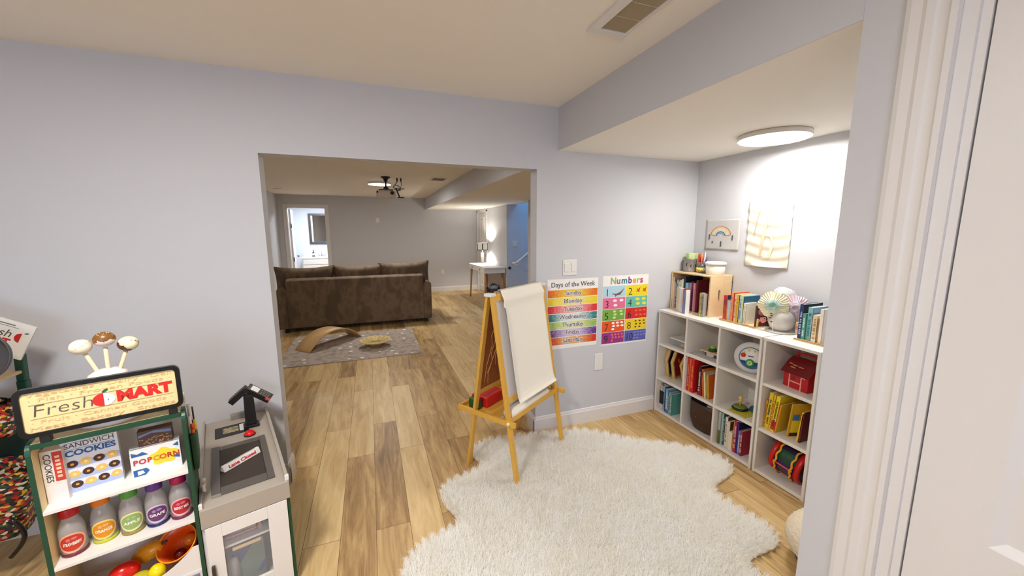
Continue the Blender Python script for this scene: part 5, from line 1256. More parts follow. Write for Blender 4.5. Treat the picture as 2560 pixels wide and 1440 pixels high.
bag('produce printed bag resting on the cart, upper of the two', -1.655, 2.27, .705, .13, .075, .15, .2, 0, [[(-.08 + .16 * k / 10, -.07, .15 + .06 * math.sin(PI * k / 10)) for k in range(11)]])
bag('large produce printed bag with a black handle under the cart shelf', -1.67, 2.24, .27, .15, .10, .30, .2, .12, [[(.10 + .04 * math.cos(PI * k / 10 - PI / 2), -.09, .02 + .03 * k / 10 * 6 - .10) for k in range(11)]])
for lab, x, y, z, r, c in (('beige bun lying on the upper produce bag', -1.60, 2.245, .875, (.05, .04, .025), (206, 160, 90)), ('purple and white toy lying on the upper produce bag', -1.64, 2.22, .83, (.05, .03, .03), (150, 130, 160)), ('red toy apple slice lying on the upper produce bag', -1.58, 2.205, .80, (.04, .02, .018), (196, 50, 40))):
    q = MB().ellipsoid((0, 0, 0), r, 20, 12).build('toy_food', colmat(c, .4), None); q.location = (x, y, z); tag(q, lab, 'toy food')
# ================================================================== easel
M_easel = mat('honey pine', (216, 166, 70), .45, noise=.12, nscale=6, stretch=(14, 14, 2))
EM = T(.927, 2.380, 0, rz=math.radians(33.9))
ea = empty('easel', M=EM); tag(ea, 'honey wooden double sided easel with a long white paper sheet, standing on the fluffy rug', 'easel')
EH = 1.22
for sx_ in (-1, 1):
    for sy__, nm in ((-1, 'leg'), (1, 'leg')):
        y0, y1 = sy__ * .205, sy__ * .014
        MB().bar((sx_ * .296, y0, 0), (sx_ * .296, y1, EH), .036, .020, side=(1, 0, 0)).build('leg', M_easel, ea, bevel=.002)
def fy(z, s=-1): return s * (.205 - .191 * z / EH)
for s in (-1, 1):
    MB().bar((-.278, fy(1.19, s), 1.19), (.278, fy(1.19, s), 1.19), .045, .018, side=(0, s * -.155, 1)).build('top_rail', M_easel, ea, bevel=.002)
    MB().bar((-.278, fy(.545, s), .545), (.278, fy(.545, s), .545), .032, .018, side=(0, s * -.155, 1)).build('lower_rail', M_easel, ea, bevel=.002)
MB().bar((.0, fy(.555) + .002, .555), (.0, fy(1.172) + .002, 1.172), .552, .006, side=(1, 0, 0)).build('whiteboard', mat('whiteboard', (206, 202, 200), .3), ea)
bb = MB().bar((.0, fy(.555, 1) - .002, .555), (.0, fy(1.172, 1) - .002, 1.172), .552, .006, side=(1, 0, 0)).build('brown_board', mat('hardboard', (150, 84, 34), .6), ea)
ms = MB()
rr = random.Random(5)
def onback(x, z): return (x, fy(z, 1) - .0065, z)
for pts in ([(-.24, .60), (-.235, .72), (-.20, .86), (-.22, .93), (-.19, .98)], [(-.20, .58), (-.21, .66), (-.16, .80), (-.12, .88)], [(-.22, .66), (-.18, .74), (-.20, .80), (-.17, .9)], [(-.14, .70), (-.15, .78), (-.10, .86)]):
    ms.tube([onback(a, b) for a, b in pts], .0016, 5)
ms.build('chalk_line', colmat((226, 170, 110)), bb)
for sx_ in (-1, 1): MB().bar((sx_ * .300, -.030, 1.212), (sx_ * .300, .030, 1.212), .05, .020, side=(1, 0, 0)).build('hinge_clip', M_plate, ea, bevel=.004)
MB().bar((-.26, -.0, 1.224), (.26, -.0, 1.224), .006, .004).build('top_strip', M_easel, ea)
# tray between the frames
tz = .42
for y in (fy(tz) + .0, .262): MB().box(-.300, .300, y - .008, y + .008, tz - .02, tz + .014).build('tray_rail', M_easel, ea, bevel=.002)
for sx_ in (-1, 1): MB().box(sx_ * .318 - .008, sx_ * .318 + .008, -.205, .272, tz - .02, tz + .014).build('tray_side', M_easel, ea, bevel=.002)
MB().box(-.30, .30, fy(tz) + .10, .254, tz - .018, tz - .012).build('tray_floor', M_easel, ea)
for sx_ in (-1, 1): MB().lathe([(0, -.012), (.011, -.012), (.011, .006), (0, .006)], 16, M=Matrix.Translation((sx_ * .326, -.158, tz)) @ Matrix.Rotation(PI / 2, 4, 'Y')).build('wing_nut', colmat((240, 226, 170)), ea)
# paper roll and the sheet led up behind and over the top
M_paper = mat('drawing paper', (238, 232, 218), .85)
ro = empty('paper_roll', M=EM); tag(ro, 'white paper roll under the easel board with its sheet hanging over the front', 'paper roll')
RX0, RX1, RY, RZ = -.262, .190, -.108, .446
MB().lathe([(.012, RX0), (.036, RX0), (.036, RX1), (.012, RX1)], 32, M=Matrix(((0, 0, 1, 0), (1, 0, 0, RY), (0, 1, 0, RZ), (0, 0, 0, 1))), cap=False).build('roll', M_paper, ro)
MB().lathe([(0, -.285), (.011, -.285), (.011, .285), (0, .285)], 16, M=Matrix(((0, 0, 1, 0), (1, 0, 0, RY), (0, 1, 0, RZ), (0, 0, 0, 1))), cap=False).build('dowel', M_easel, ro)
# back sheet: from the roll up behind the board, over the top, down the front, curling at the lower edge
path = [(RY + .036, RZ), (fy(.60) + .030, .60), (fy(.9) + .022, .90), (fy(1.15) + .016, 1.15), (.004, 1.225), (-.006, 1.236), (-.022, 1.232), (fy(1.15) - .026, 1.17)]
z = 1.12
while z > .60: path.append((fy(z) - .018, z)); z -= .06
path += [(fy(.56) - .022, .56), (fy(.53) - .030, .53), (fy(.51) - .046, .512)]
def P3(path, x0, x1, curl):
    n = len(path)
    def F(u, v):
        i = min(n - 2, int(v * (n - 1))); f_ = v * (n - 1) - i
        y = path[i][0] * (1 - f_) + path[i + 1][0] * f_; z = path[i][1] * (1 - f_) + path[i + 1][1] * f_
        ed = max(0, (.10 - u) / .10)
        c_ = ed ** 2 * curl * (1 if v > .42 else 0)
        return (x0 + (x1 - x0) * u, y - c_, z)
    return F
F = P3(path, -.222, .268, .018)
MB().grid(F, 30, 76, 0, True, thick=lambda u, v: (F(u, v)[0], F(u, v)[1] - .0008, F(u, v)[2] - .0002)).build('sheet', M_paper, ro)
for lab, nm, x0, x1, y0, y1, h, c in (('red soft edged box lying in the easel tray', 'craft_box', -.22, -.02, .10, .24, .075, (196, 24, 22)), ('green eraser block in the easel tray beside the red box', 'eraser', -.275, -.235, .13, .22, .07, (30, 84, 40)), ('small white sponge at the low end of the easel tray', 'sponge', -.10, -.02, .0, .05, .03, (226, 214, 200))):
    q = MB().box(x0, x1, y0, y1, tz - .0118, tz + h * .8).build(nm, colmat(c), None, M=EM, bevel=.008); q.matrix_world = EM; tag(q, lab, nm.replace('craft_', ''))

# ================================================================== fluffy rug
OUT = [(.613, 2.52), (.70, 2.575), (.791, 2.60), (.953, 2.585), (1.128, 2.55), (1.33, 2.50), (1.473, 2.49), (1.632, 2.39), (1.708, 2.285), (1.893, 2.142), (2.086, 2.023), (2.22, 1.85), (2.235, 1.72), (2.18, 1.645), (2.01, 1.609), (1.914, 1.575), (1.883, 1.499), (1.912, 1.364), (1.938, 1.243), (1.904, 1.155), (1.834, 1.127), (1.695, 1.128), (1.627, 1.117), (1.60, 1.06), (1.66, .95), (1.62, .84), (1.45, .78), (1.25, .80), (1.05, .76), (.80, .70), (.62, .76), (.50, .90), (.36, .98), (.22, 1.10), (.12, 1.30), (.05, 1.50), (.054, 1.66), (.116, 1.745), (.181, 1.79), (.288, 1.815), (.380, 1.85), (.365, 1.92), (.324, 2.015), (.318, 2.146), (.391, 2.225), (.526, 2.25), (.640, 2.298), (.64, 2.37), (.600, 2.44)]
ou = np.array(OUT)
# smooth outline
def smooth(P, it=2):
    for _ in range(it):
        Q = np.roll(P, -1, 0); P = np.stack([.75 * P + .25 * Q, .25 * P + .75 * Q], 1).reshape(-1, 2)
    return P
so = smooth(ou, 2)
def inside(pts, poly):
    x, y = pts[:, 0], pts[:, 1]; r = np.zeros(len(pts), bool); n = len(poly); j = n - 1
    for i in range(n):
        xi, yi = poly[i]; xj, yj = poly[j]
        c = ((yi > y) != (yj > y)) & (x < (xj - xi) * (y - yi) / (yj - yi + 1e-12) + xi)
        r ^= c; j = i
    return r
cen = so.mean(0); ins = cen + (so - cen) * .985
rg = empty('fluffy_rug', (1.1, 1.6, 0)); tag(rg, 'large cream shaggy sheepskin shaped rug under the easel and before the bookcases', 'rug')
M_fur = bpy.data.materials.new('cream fur'); M_fur.use_nodes = True
_b = M_fur.node_tree.nodes['Principled BSDF']; _b.inputs['Roughness'].default_value = .85; _b.inputs['Specular IOR Level'].default_value = .15
_tc = M_fur.node_tree.nodes.new('ShaderNodeTexCoord'); _n = M_fur.node_tree.nodes.new('ShaderNodeTexNoise'); _n.inputs['Scale'].default_value = 9; _n.inputs['Detail'].default_value = 6
_r = M_fur.node_tree.nodes.new('ShaderNodeValToRGB'); _r.color_ramp.elements[0].position = .35; _r.color_ramp.elements[0].color = (*lin((253, 251, 245)), 1); _r.color_ramp.elements[1].position = .6; _r.color_ramp.elements[1].color = (*lin((255, 254, 251)), 1)
M_fur.node_tree.links.new(_tc.outputs['Object'], _n.inputs['Vector']); M_fur.node_tree.links.new(_n.outputs['Fac'], _r.inputs[0]); M_fur.node_tree.links.new(_r.outputs[0], _b.inputs['Base Color'])
_tr = M_fur.node_tree.nodes.new('ShaderNodeBsdfTranslucent'); _ms = M_fur.node_tree.nodes.new('ShaderNodeMixShader'); _ms.inputs[0].default_value = .4
_ou = [n for n in M_fur.node_tree.nodes if n.type == 'OUTPUT_MATERIAL'][0]
M_fur.node_tree.links.new(_r.outputs[0], _tr.inputs[0]); M_fur.node_tree.links.new(_b.outputs[0], _ms.inputs[1]); M_fur.node_tree.links.new(_tr.outputs[0], _ms.inputs[2]); M_fur.node_tree.links.new(_ms.outputs[0], _ou.inputs[0])
MB().prism([(float(a) - 1.1, float(b) - 1.6) for a, b in ins], .001, .016).build('backing', M_fur, rg)
rng = np.random.default_rng(4)
NB = 130000
pts = rng.uniform([0, .68], [2.3, 2.65], (NB * 2, 2)); pts = pts[inside(pts, so)][:NB]; NB = len(pts)
# direction field: outward near the edge, swirling inside
d2 = np.full(NB, 9.0); near = np.zeros((NB, 2))
for k in range(0, len(so), 2):
    d = ((pts - so[k]) ** 2).sum(1); m = d < d2; d2[m] = d[m]; near[m] = so[k]
dist = np.sqrt(d2)
out = (near - pts) / np.maximum(dist, 1e-4)[:, None]
an = 1.3 * np.sin(pts[:, 0] * 2.1 + pts[:, 1] * 1.3) + rng.normal(0, 1.5, NB)
fld = np.stack([np.cos(an), np.sin(an)], 1)
wt_ = np.clip(1 - dist / .10, 0, 1)[:, None]
dr_ = fld * (1 - wt_) + out * wt_ + rng.normal(0, .25, (NB, 2)); dr_ /= np.maximum(np.linalg.norm(dr_, axis=1), 1e-4)[:, None]
ln = rng.uniform(.030, .060, NB); lean = rng.uniform(.5, 1.05, NB)
base = np.column_stack([pts[:, 0] - 1.1, pts[:, 1] - 1.6, np.full(NB, .010)])
sd = np.column_stack([-dr_[:, 1], dr_[:, 0], np.zeros(NB)]); sd = sd * np.cos(rng.uniform(-1.2, 1.2, NB))[:, None]
wd = rng.uniform(.0009, .0019, NB)[:, None]
dn = np.column_stack([dr_, np.zeros(NB)]); upv = np.array([0, 0, 1.0])
h1 = (ln * .55 * np.cos(lean * .5))[:, None]; r1 = (ln * .55 * np.sin(lean * .5))[:, None]
h2 = (ln * .45 * np.cos(lean * 1.35))[:, None]; r2_ = (ln * .45 * np.sin(lean * 1.35))[:, None]
mid = base + upv * h1 + dn * r1; tip = mid + upv * h2 + dn * r2_
V = np.stack([base - sd * wd, base + sd * wd, mid - sd * wd * .8, mid + sd * wd * .8, tip], 1).reshape(-1, 3)
idx = np.arange(NB)[:, None] * 5
Q = np.concatenate([idx + np.array([[0, 1, 3, 2]]), ], 1); Tt = idx + np.array([[2, 3, 4]])
me = bpy.data.meshes.new('pile'); me.vertices.add(len(V)); me.vertices.foreach_set('co', V.astype(np.float32).ravel())
loops = np.concatenate([Q.ravel(), Tt.ravel()]).astype(np.int32); me.loops.add(len(loops)); me.loops.foreach_set('vertex_index', loops)
st_ = np.concatenate([np.arange(NB) * 4, NB * 4 + np.arange(NB) * 3]).astype(np.int32)
me.polygons.add(2 * NB); me.polygons.foreach_set('loop_start', st_)
me.update(calc_edges=True); me.materials.append(M_fur)
o = bpy.data.objects.new('pile', me); COL.objects.link(o); o.parent = rg; o['kind'] = 'stuff'

# ================================================================== far room
M_sofa = pattern_mat('taupe velvet', [(104, 87, 70), (116, 98, 79), (124, 106, 86), (110, 92, 74), (98, 82, 66)], 7, .9, kind='noise', stretch=(1, 1, .55))
so_ = empty('sofa', (-.21, 7.25, 0)); tag(so_, 'brown velvet three seat sofa seen from behind with three tall back cushions', 'sofa')
SX0, SX1 = -1.41 + .21, .985 + .21
def prism_x(pts, x0, x1): return (pts, x0, x1)
MYZ2 = MYZ
MB().prism([(-.50, .07), (-.22, .07), (-.26, .83), (-.30, .86), (-.42, .865), (-.49, .84)], SX0 + .13, SX1 - .13, M=MYZ2).build('back', M_sofa, so_, bevel=.02)
for x0, x1 in ((SX0, SX0 + .135), (SX1 - .135, SX1)):
    mb = MB(); pr = [(x0 + (x1 - x0) * (.5 + .5 * math.cos(a)), .68 + .055 * math.sin(a)) for a in [k * PI / 12 for k in range(13)]] + [(x0, .07), (x1, .07)]
    mb.prism(pr, -.50, .48, M=Matrix(((1, 0, 0, 0), (0, 0, 1, 0), (0, 1, 0, 0), (0, 0, 0, 1)))); mb.build('arm', M_sofa, so_, bevel=.012)
MB().box(SX0 + .135, SX1 - .135, -.22, .45, .07, .30).build('seat_base', M_sofa, so_, bevel=.01)
sw = (SX1 - SX0 - .27) / 3
for k in range(3): MB().box(SX0 + .137 + k * sw, SX0 + .133 + (k + 1) * sw, -.20, .47, .30, .45).build('seat_cushion', M_sofa, so_, bevel=.04)
for x in (SX0 + .1, SX1 - .1):
    for y in (-.42, .40): MB().box(x - .03, x + .03, y - .03, y + .03, 0, .072).build('foot', colmat((30, 22, 18)), so_)
def pillow(w, h, t, seed):
    def F(u, v, s=1):
        x = (u - .5) * 2; y = (v - .5) * 2
        k = ((1 - abs(x) ** 2.6) * (1 - abs(y) ** 2.6)); k = max(0, k) ** .45
        pin = 1 - .14 * (1 - abs(x) ** 2) * (abs(y) ** 3); pin2 = 1 - .05 * (1 - abs(y) ** 2) * (abs(x) ** 3)
        return (x * w / 2 * pin2, s * t / 2 * k * (1 + .04 * math.sin(9 * x + seed)) , y * h / 2 * pin * (1 - .02 * math.cos(x * 3 + seed)))
    m = MB(); m.grid(lambda u, v: F(u, v, -1), 28, 20, 0, True); m.grid(lambda u, v: F(1 - u, v, 1), 28, 20, 0, True); return m
for xc, w_, sd_, dz in ((-1.03 + .21, .90, 0, 0), (-.215 + .21, .80, 2, .0), (.565 + .21, .88, 4, .03)):
    pillow(w_, .50, .24, sd_).build('back_cushion', M_sofa, so_, M=T(xc, -.16, .80 + dz, rx=.16, ry=.0 if sd_ != 4 else -.03))
# patterned area rug
def dots_mat():
    m = bpy.data.materials.new('dotted rug'); m.use_nodes = True; nt = m.node_tree; N = nt.nodes; L = nt.links; b = N['Principled BSDF']; b.inputs['Roughness'].default_value = .95
    tc = N.new('ShaderNodeTexCoord'); v = N.new('ShaderNodeTexVoronoi'); v.inputs['Scale'].default_value = 5.6; v.inputs['Randomness'].default_value = .55; L.new(tc.outputs['Object'], v.inputs['Vector'])
    lt = N.new('ShaderNodeMath'); lt.operation = 'LESS_THAN'; lt.inputs[1].default_value = .155; L.new(v.outputs['Distance'], lt.inputs[0])
    n = N.new('ShaderNodeTexNoise'); n.inputs['Scale'].default_value = 14; n.inputs['Detail'].default_value = 5; L.new(tc.outputs['Object'], n.inputs['Vector'])
    cr = N.new('ShaderNodeValToRGB'); cr.color_ramp.elements[0].position = .35; cr.color_ramp.elements[0].color = (*lin((150, 140, 128)), 1); cr.color_ramp.elements[1].position = .55; cr.color_ramp.elements[1].color = (*lin((182, 168, 158)), 1)
    L.new(n.outputs['Fac'], cr.inputs[0]); mx = N.new('ShaderNodeMix'); mx.data_type = 'RGBA'; mx.inputs[7].default_value = (*lin((236, 232, 226)), 1)
    L.new(lt.outputs[0], mx.inputs[0]); L.new(cr.outputs[0], mx.inputs[6]); L.new(mx.outputs[2], b.inputs['Base Color']); return m
o = MB().box(-1.13, .575, 4.985, 6.375, .0005, .011).build('area_rug', dots_mat()); tag(o, 'flat grey rug with white dots lying behind the sofa', 'rug')
# curved balance board
o = empty('balance_board', M=T(-.61, 5.89, .0115, rz=math.radians(44.5))); tag(o, 'bent plywood balance board arched on the grey dotted rug', 'balance board')
def bz(u):
    x = (u - .5) * 2; return .205 * (1 - abs(x) ** 2.3) 
F = lambda u, v: (((u - .5) * .88), (v - .5) * .29, bz(u) + .014)
MB().grid(F, 40, 2, 0, True, thick=lambda u, v: (F(u, v)[0], F(u, v)[1], F(u, v)[2] - .0135)).build('board', mat('plywood', (218, 178, 120), .45, noise=.06, nscale=4, stretch=(8, 1, 1)), o)
# woven tray
o = empty('woven_tray', (0, 5.51, .0115)); tag(o, 'round woven straw tray on the grey dotted rug beside the balance board', 'tray')
n = 64
vs = []; pf = [(0, .066), (.05, .064), (.10, .066), (.15, .074), (.19, .090), (.205, .096), (.208, .088), (.19, .076), (.12, .052), (.06, .004), (.0, .0)]
mb = MB()
for r, z in pf:
    for k in range(n):
        a = 2 * PI * k / n; rr_ = r * (1 + (.022 * math.cos(a * 16) if r > .17 else 0)); vs.append((rr_ * math.cos(a), rr_ * math.sin(a), z + (.004 * math.cos(a * 16) if r > .14 else 0)))
mb.add(vs, [(i * n + k, (i + 1) * n + k, (i + 1) * n + (k + 1) % n, i * n + (k + 1) % n) for i in range(len(pf) - 1) for k in range(n)], 0, True)
mb.build('weave', mat('straw', (236, 210, 146), .8, bump=.5, bscale=160, noise=.2, nscale=90), o)
mb = MB()
for k in range(16):
    a = 2 * PI * k / 16; mb.bar((.03 * math.cos(a), .03 * math.sin(a), .0665), (.188 * math.cos(a), .188 * math.sin(a), .0915), .004, .002, side=(-math.sin(a), math.cos(a), 0))
mb.build('spoke', colmat((140, 100, 50)), o); MB().lathe([(0, .066), (.022, .066), (.02, .070), (0, .070)], 20, cap=False).build('centre_knot', colmat((176, 136, 76)), o)
# console desk by the right wall
M_leg = mat('oak leg', (176, 126, 72), .5)
o = empty('console_desk', (2.51, 8.47, 0)); tag(o, 'white console desk with tapered wooden legs against the far right wall', 'desk')
MB().box(-.24, .24, -.68, .68, .812, .830).build('desk_top', M_white, o, bevel=.003); MB().box(-.225, .235, -.665, .665, .705, .812).build('apron', M_white, o)
for y in (-.335, .335):
    d_ = MB().box(-.240, -.225, y - .325, y + .325, .712, .808).build('drawer', M_white, o, bevel=.002); MB().lathe([(0, 0), (.022, 0), (.02, .012), (0, .015)], 16, cap=False, M=T(-.24, y, .762, ry=-PI / 2)).build('drawer_pull', mat('nickel', (150, 146, 140), .3, .8), d_)
for x, y in ((-.19, -.60), (.19, -.60), (-.19, .60), (.19, .60)): MB().tube([(x, y, .705), (x * 1.16, y * 1.06, 0)], .027, 16, r1=.013).build('leg', M_leg, o)
# table lamp
o = empty('table_lamp', (2.56, 8.93, .8302)); tag(o, 'lit table lamp with dark banded drum shade on the white console desk', 'lamp')
MB().lathe([(0, 0), (.055, 0), (.055, .012), (0, .012)], 28, cap=False).build('base', M_chrome, o)
MB().lathe([(.008, .012), (.008, .34)], 12).build('pole', M_chrome, o); MB().lathe([(.035, .012), (.035, .26), (.010, .27)], 24, cap=False).build('glass_column', mat('lamp glass', (220, 224, 224), .05, alpha=.35), o)
M_shade = mat('lamp shade', (190, 188, 180), .8, emit=(214, 208, 190), es=.25); M_sband = mat('shade band', (38, 36, 36), .7)
MB().lathe([(.138, .325), (.138, .495), (.135, .495), (.135, .325), (.138, .325)], 40, cap=False).build('shade', M_shade, o)
for z in (.325, .485): MB().lathe([(.1385, z), (.1395, z), (.1395, z + .012), (.1385, z + .012)], 40, cap=False).build('shade_band', M_sband, o)
mb = MB()
for k in range(6): a = 2 * PI * k / 6 + .3; mb.box(.1375, .1400, -.012, .012, .33, .49, 0, Matrix.Rotation(a, 4, 'Z'))
mb.build('shade_rib', M_sband, o)
# bin and blanket
o = empty('waste_bin', (2.52, 7.98, 0)); tag(o, 'dark brown bin standing under the near end of the console desk', 'bin')
MB().lathe([(0, 0), (.12, 0), (.155, .36), (.150, .36), (.116, .01), (0, .01)], 32, cap=False).build('body', colmat((44, 26, 22), .6), o)
o = empty('knitted_blanket', (2.56, 8.0, .33)); tag(o, 'black and white knitted throw bulging out of the dark bin', 'blanket')
MB().ellipsoid((0, 0, .0), (.135, .135, .13), 36, 20, fn=lambda d: 1 + .05 * math.sin(d.z * 22 + d.x * 9)).build('throw', pattern_mat('throw knit', [(26, 26, 28), (190, 186, 180), (40, 40, 42), (120, 118, 114)], 55), o)
MB().ellipsoid((-.04, -.10, .03), (.10, .06, .07), 20, 12).build('grey_cloth', colmat((150, 148, 146)), o)
# plates in the far room
plate('thermostat_plate', .175, .255, 1.83, 1.94, 'small white blank plate high on the far wall', 0, y=FY)
plate('far_outlet', 1.765, 1.845, .475, .595, 'white outlet plate low on the far wall right of the sofa', 0, y=FY)
for x0, x1, z0, z1 in ((1.79, 1.82, .545, .575), (1.79, 1.82, .495, .525)): pass
# far ceiling bits
o = empty('far_ceiling_vent', (1.12, 6.47, FZ)); tag(o, 'small white framed vent on the far ceiling near the beam', 'ceiling vent')
MB().box(-.13, .13, -.17, .17, -.008, 0).build('frame', M_trim, o); MB().box(-.10, .10, -.135, .135, -.0095, -.008).build('grille', colmat((92, 70, 44)), o)
o = empty('smoke_detector', (.62, 8.1, FZ)); tag(o, 'small grey sensor on the far ceiling right of the projector', 'sensor')
MB().box(-.09, .09, -.05, .05, -.02, 0).build('housing', colmat((176, 164, 152)), o, bevel=.004); MB().lathe([(0, -.05), (.02, -.05), (.02, -.02), (0, -.02)], 16).build('sensor_eye', colmat((140, 128, 118)), o)
o = MB().lathe([(0, -.012), (.07, -.012), (.08, 0), (0, 0)], 28).build('smoke_alarm', M_plate); o.location = (-1.66, 8.9, FZ); tag(o, 'flat round white cover on the far ceiling over the bathroom door', 'ceiling cover')
# projector
o = empty('projector', (.29, 6.50, FZ)); tag(o, 'white projector hanging from a black ceiling mount in the far room', 'projector')
MB().lathe([(0, 0), (.075, 0), (.07, -.015), (.035, -.035), (.028, -.07), (0, -.07)], 24, cap=False).build('ceiling_plate', M_black, o)
MB().lathe([(.012, -.07), (.012, -.16)], 12).build('drop_pole', M_black, o)
MB().lathe([(0, -.15), (.02, -.15), (.045, -.175), (.04, -.185), (0, -.185)], 20, cap=False).build('tilt_joint', M_black, o)
mb = MB().bar((-.11, .0, -.20), (.11, 0, -.20), .02, .01).bar((0, -.08, -.20), (0, .08, -.20), .02, .01); mb.build('mount_arm', M_black, o)
MB().box(-.15, .14, -.11, .11, -.325, -.215).build('body', mat('projector body', (206, 196, 186), .5), o, bevel=.02)
MB().lathe([(0, 0), (.028, 0), (.028, .012), (.02, .012), (.018, .004), (0, .004)], 24, M=T(.085, -.11, -.255, rx=PI / 2)).build('speaker_port', M_black, o)
MB().lathe([(0, 0), (.014, 0), (.014, .006), (0, .006)], 16, M=T(-.135, -.108, -.245, rx=PI / 2)).build('speaker_port', M_black, o)
MB().bar((.15, -.02, -.17), (.20, -.02, -.31), .022, .02).bar((.17, -.02, -.315), (.27, -.02, -.315), .015, .02).build('side_bracket', M_black, o)
o = empty('projector_cables', (.50, 6.6, FZ)); tag(o, 'looped black cables hanging from two ceiling sockets beside the projector', 'cable')
MB().tube([(-.03, 0, 0), (-.03, 0, -.06), (-.06, 0, -.10), (-.09, 0, -.13), (-.07, 0, -.18), (-.02, 0, -.19), (.02, 0, -.16), (-.02, 0, -.11), (-.07, 0, -.11), (-.10, 0, -.15)], .006, 8).build('cable', M_black, o)
MB().tube([(.03, 0, 0), (.035, 0, -.10), (.02, 0, -.17), (-.03, 0, -.20), (-.08, 0, -.17)], .005, 8).build('cable', M_black, o)
for x in (-.03, .03): MB().lathe([(0, 0), (.012, 0), (.012, -.05), (0, -.05)], 12, M=T(x, 0, 0)).build('plug', M_black, o)
# ---- bathroom beyond the far wall
struct(MB().box(-2.5, -2.4, FY + .12, 12.3, 0, 2.5).box(-2.4, .2, 12.2, 12.3, 0, 2.5).box(.1, .2, FY + .12, 12.2, 0, 2.5).build('wall_bathroom', mat('bath paint', (214, 220, 228), .9)))
struct(MB().box(-2.5, .2, FY + .12, 12.3, 2.5, 2.6).build('ceiling_bathroom', M_ceil))
cs = MB()
X0, X1, ZH = -1.765, -.95, 2.175
cs.box(X0 - .075, X0, FY - .018, FY, 0, ZH + .07).box(X1, X1 + .07, FY - .018, FY, 0, ZH + .07).box(X0, X1, FY - .018, FY, ZH, ZH + .07)
cs.box(X0 - .01, X0 + .01, FY - .024, FY, 0, ZH).box(X1 - .01, X1 + .01, FY - .024, FY, 0, ZH)
cs.box(X0, X0 + .018, FY, FY + .12, 0, ZH).box(X1 - .018, X1, FY, FY + .12, 0, ZH).box(X0, X1, FY, FY + .12, ZH - .018, ZH)
struct(cs.build('trim_bathroom_casing', M_trim, bevel=.003))
dm = MB(); panel_door(dm, 0, .77, 2.14, 0, .035, [(.12, .34, .9, 1.95), (.43, .65, .9, 1.95), (.12, .34, .2, .75), (.43, .65, .2, .75)])
d2_ = dm.build('door_2', M_trim); d2_.matrix_world = T(X0 + .055, FY + .125, 0) @ Matrix.Rotation(.10, 4, 'Z') @ Matrix.Scale(-1, 4, (1, 0, 0)); struct(d2_)
d2_['label'] = 'white panelled bathroom door standing open'
for z in (.95, 1.75): MB().lathe([(0, -.05), (.010, -.05), (.010, .05), (0, .05)], 10).build('hinge', M_black, d2_, M=T(.0, -.008, z))
MB().ellipsoid((-.05, .70, 1.0), (.028, .028, .028), 16, 10).build('door_knob', mat('nickel', (150, 146, 140), .3, .8), d2_)
o = empty('bathroom_vanity', (-1.32, 11.93, 0)); tag(o, 'white bathroom vanity cabinet seen through the open door', 'vanity')
MB().box(-.43, .43, -.24, .26, .0, .88).build('cabinet', M_white, o); MB().box(-.46, .46, -.26, .27, .88, .925).build('counter_top', mat('white stone', (236, 238, 240), .2), o, bevel=.004)
MB().box(-.46, .46, .25, .27, .925, 1.0).build('backsplash', mat('white stone', (236, 238, 240), .2), o)
MB().box(-.41, .41, -.256, -.24, .72, .85).build('drawer_front', M_white, o, bevel=.004)
for s in (-1, 1):
    d_ = MB().box(min(s * .01, s * .41), max(s * .01, s * .41), -.256, -.24, .10, .69).build('cabinet_door', M_white, o, bevel=.004); MB().ellipsoid((s * .05, -.268, .62), (.014, .014, .014), 12, 8).build('door_knob', M_chrome, d_)
o = empty('faucet', (-1.29, 12.02, .9252)); tag(o, 'chrome faucet with two handles on the bathroom vanity', 'faucet')
MB().box(-.08, .08, -.022, .022, 0, .012).build('base_plate', M_chrome, o, bevel=.004); MB().tube([(0, 0, .01), (0, 0, .09), (0, -.03, .12), (0, -.09, .11), (0, -.11, .08)], .011, 12).build('spout', M_chrome, o)
for s in (-1, 1): MB().bar((s * .06, 0, .012), (s * .095, 0, .045), .016, .014).build('handle', M_chrome, o)
o = empty('soap_dispenser', (-1.49, 11.90, .9252)); tag(o, 'white and dark soap pump bottle on the left of the vanity', 'soap dispenser')
MB().lathe([(0, 0), (.035, 0), (.038, .01), (.038, .03), (0, .03)], 24).build('base', M_black, o); MB().lathe([(.038, .03), (.038, .085), (.03, .095), (0, .10)], 24, cap=False).build('bottle', M_plate, o)
MB().lathe([(.034, .09), (.026, .11), (.012, .13), (.008, .19), (0, .19)], 20, cap=False).bar((0, 0, .18), (0, -.05, .175), .012, .01).build('pump', M_black, o)
o = empty('wall_mirror', (-1.305, 12.198, 1.69)); tag(o, 'dark silver framed mirror above the bathroom vanity', 'mirror')
W_, H_ = .285, .43
MB().box(-W_, W_, -.012, -.004, -H_, H_).build('mirror_glass', mat('mirror', (225, 228, 228), .02, 1), o)
mb = MB()
for x0, x1, z0, z1 in ((-W_ - .0, -W_ + .06, -H_, H_), (W_ - .06, W_, -H_, H_), (-W_ + .06, W_ - .06, -H_, -H_ + .06), (-W_ + .06, W_ - .06, H_ - .06, H_)): mb.box(x0, x1, -.035, -.0, z0, z1)
mb.build('mirror_frame', mat('pewter', (92, 86, 84), .4, .5, noise=.3, nscale=30), o, bevel=.006)
o = MB().lathe([(0, 0), (.02, 0), (.024, .05), (.02, .05), (.018, .004), (0, .004)], 16, cap=False).build('glass_cup', mat('cup glass', (210, 214, 214), .05, alpha=.4)); o.location = (-1.66, 11.86, .9252); tag(o, 'tiny clear cup at the left edge of the vanity', 'cup')
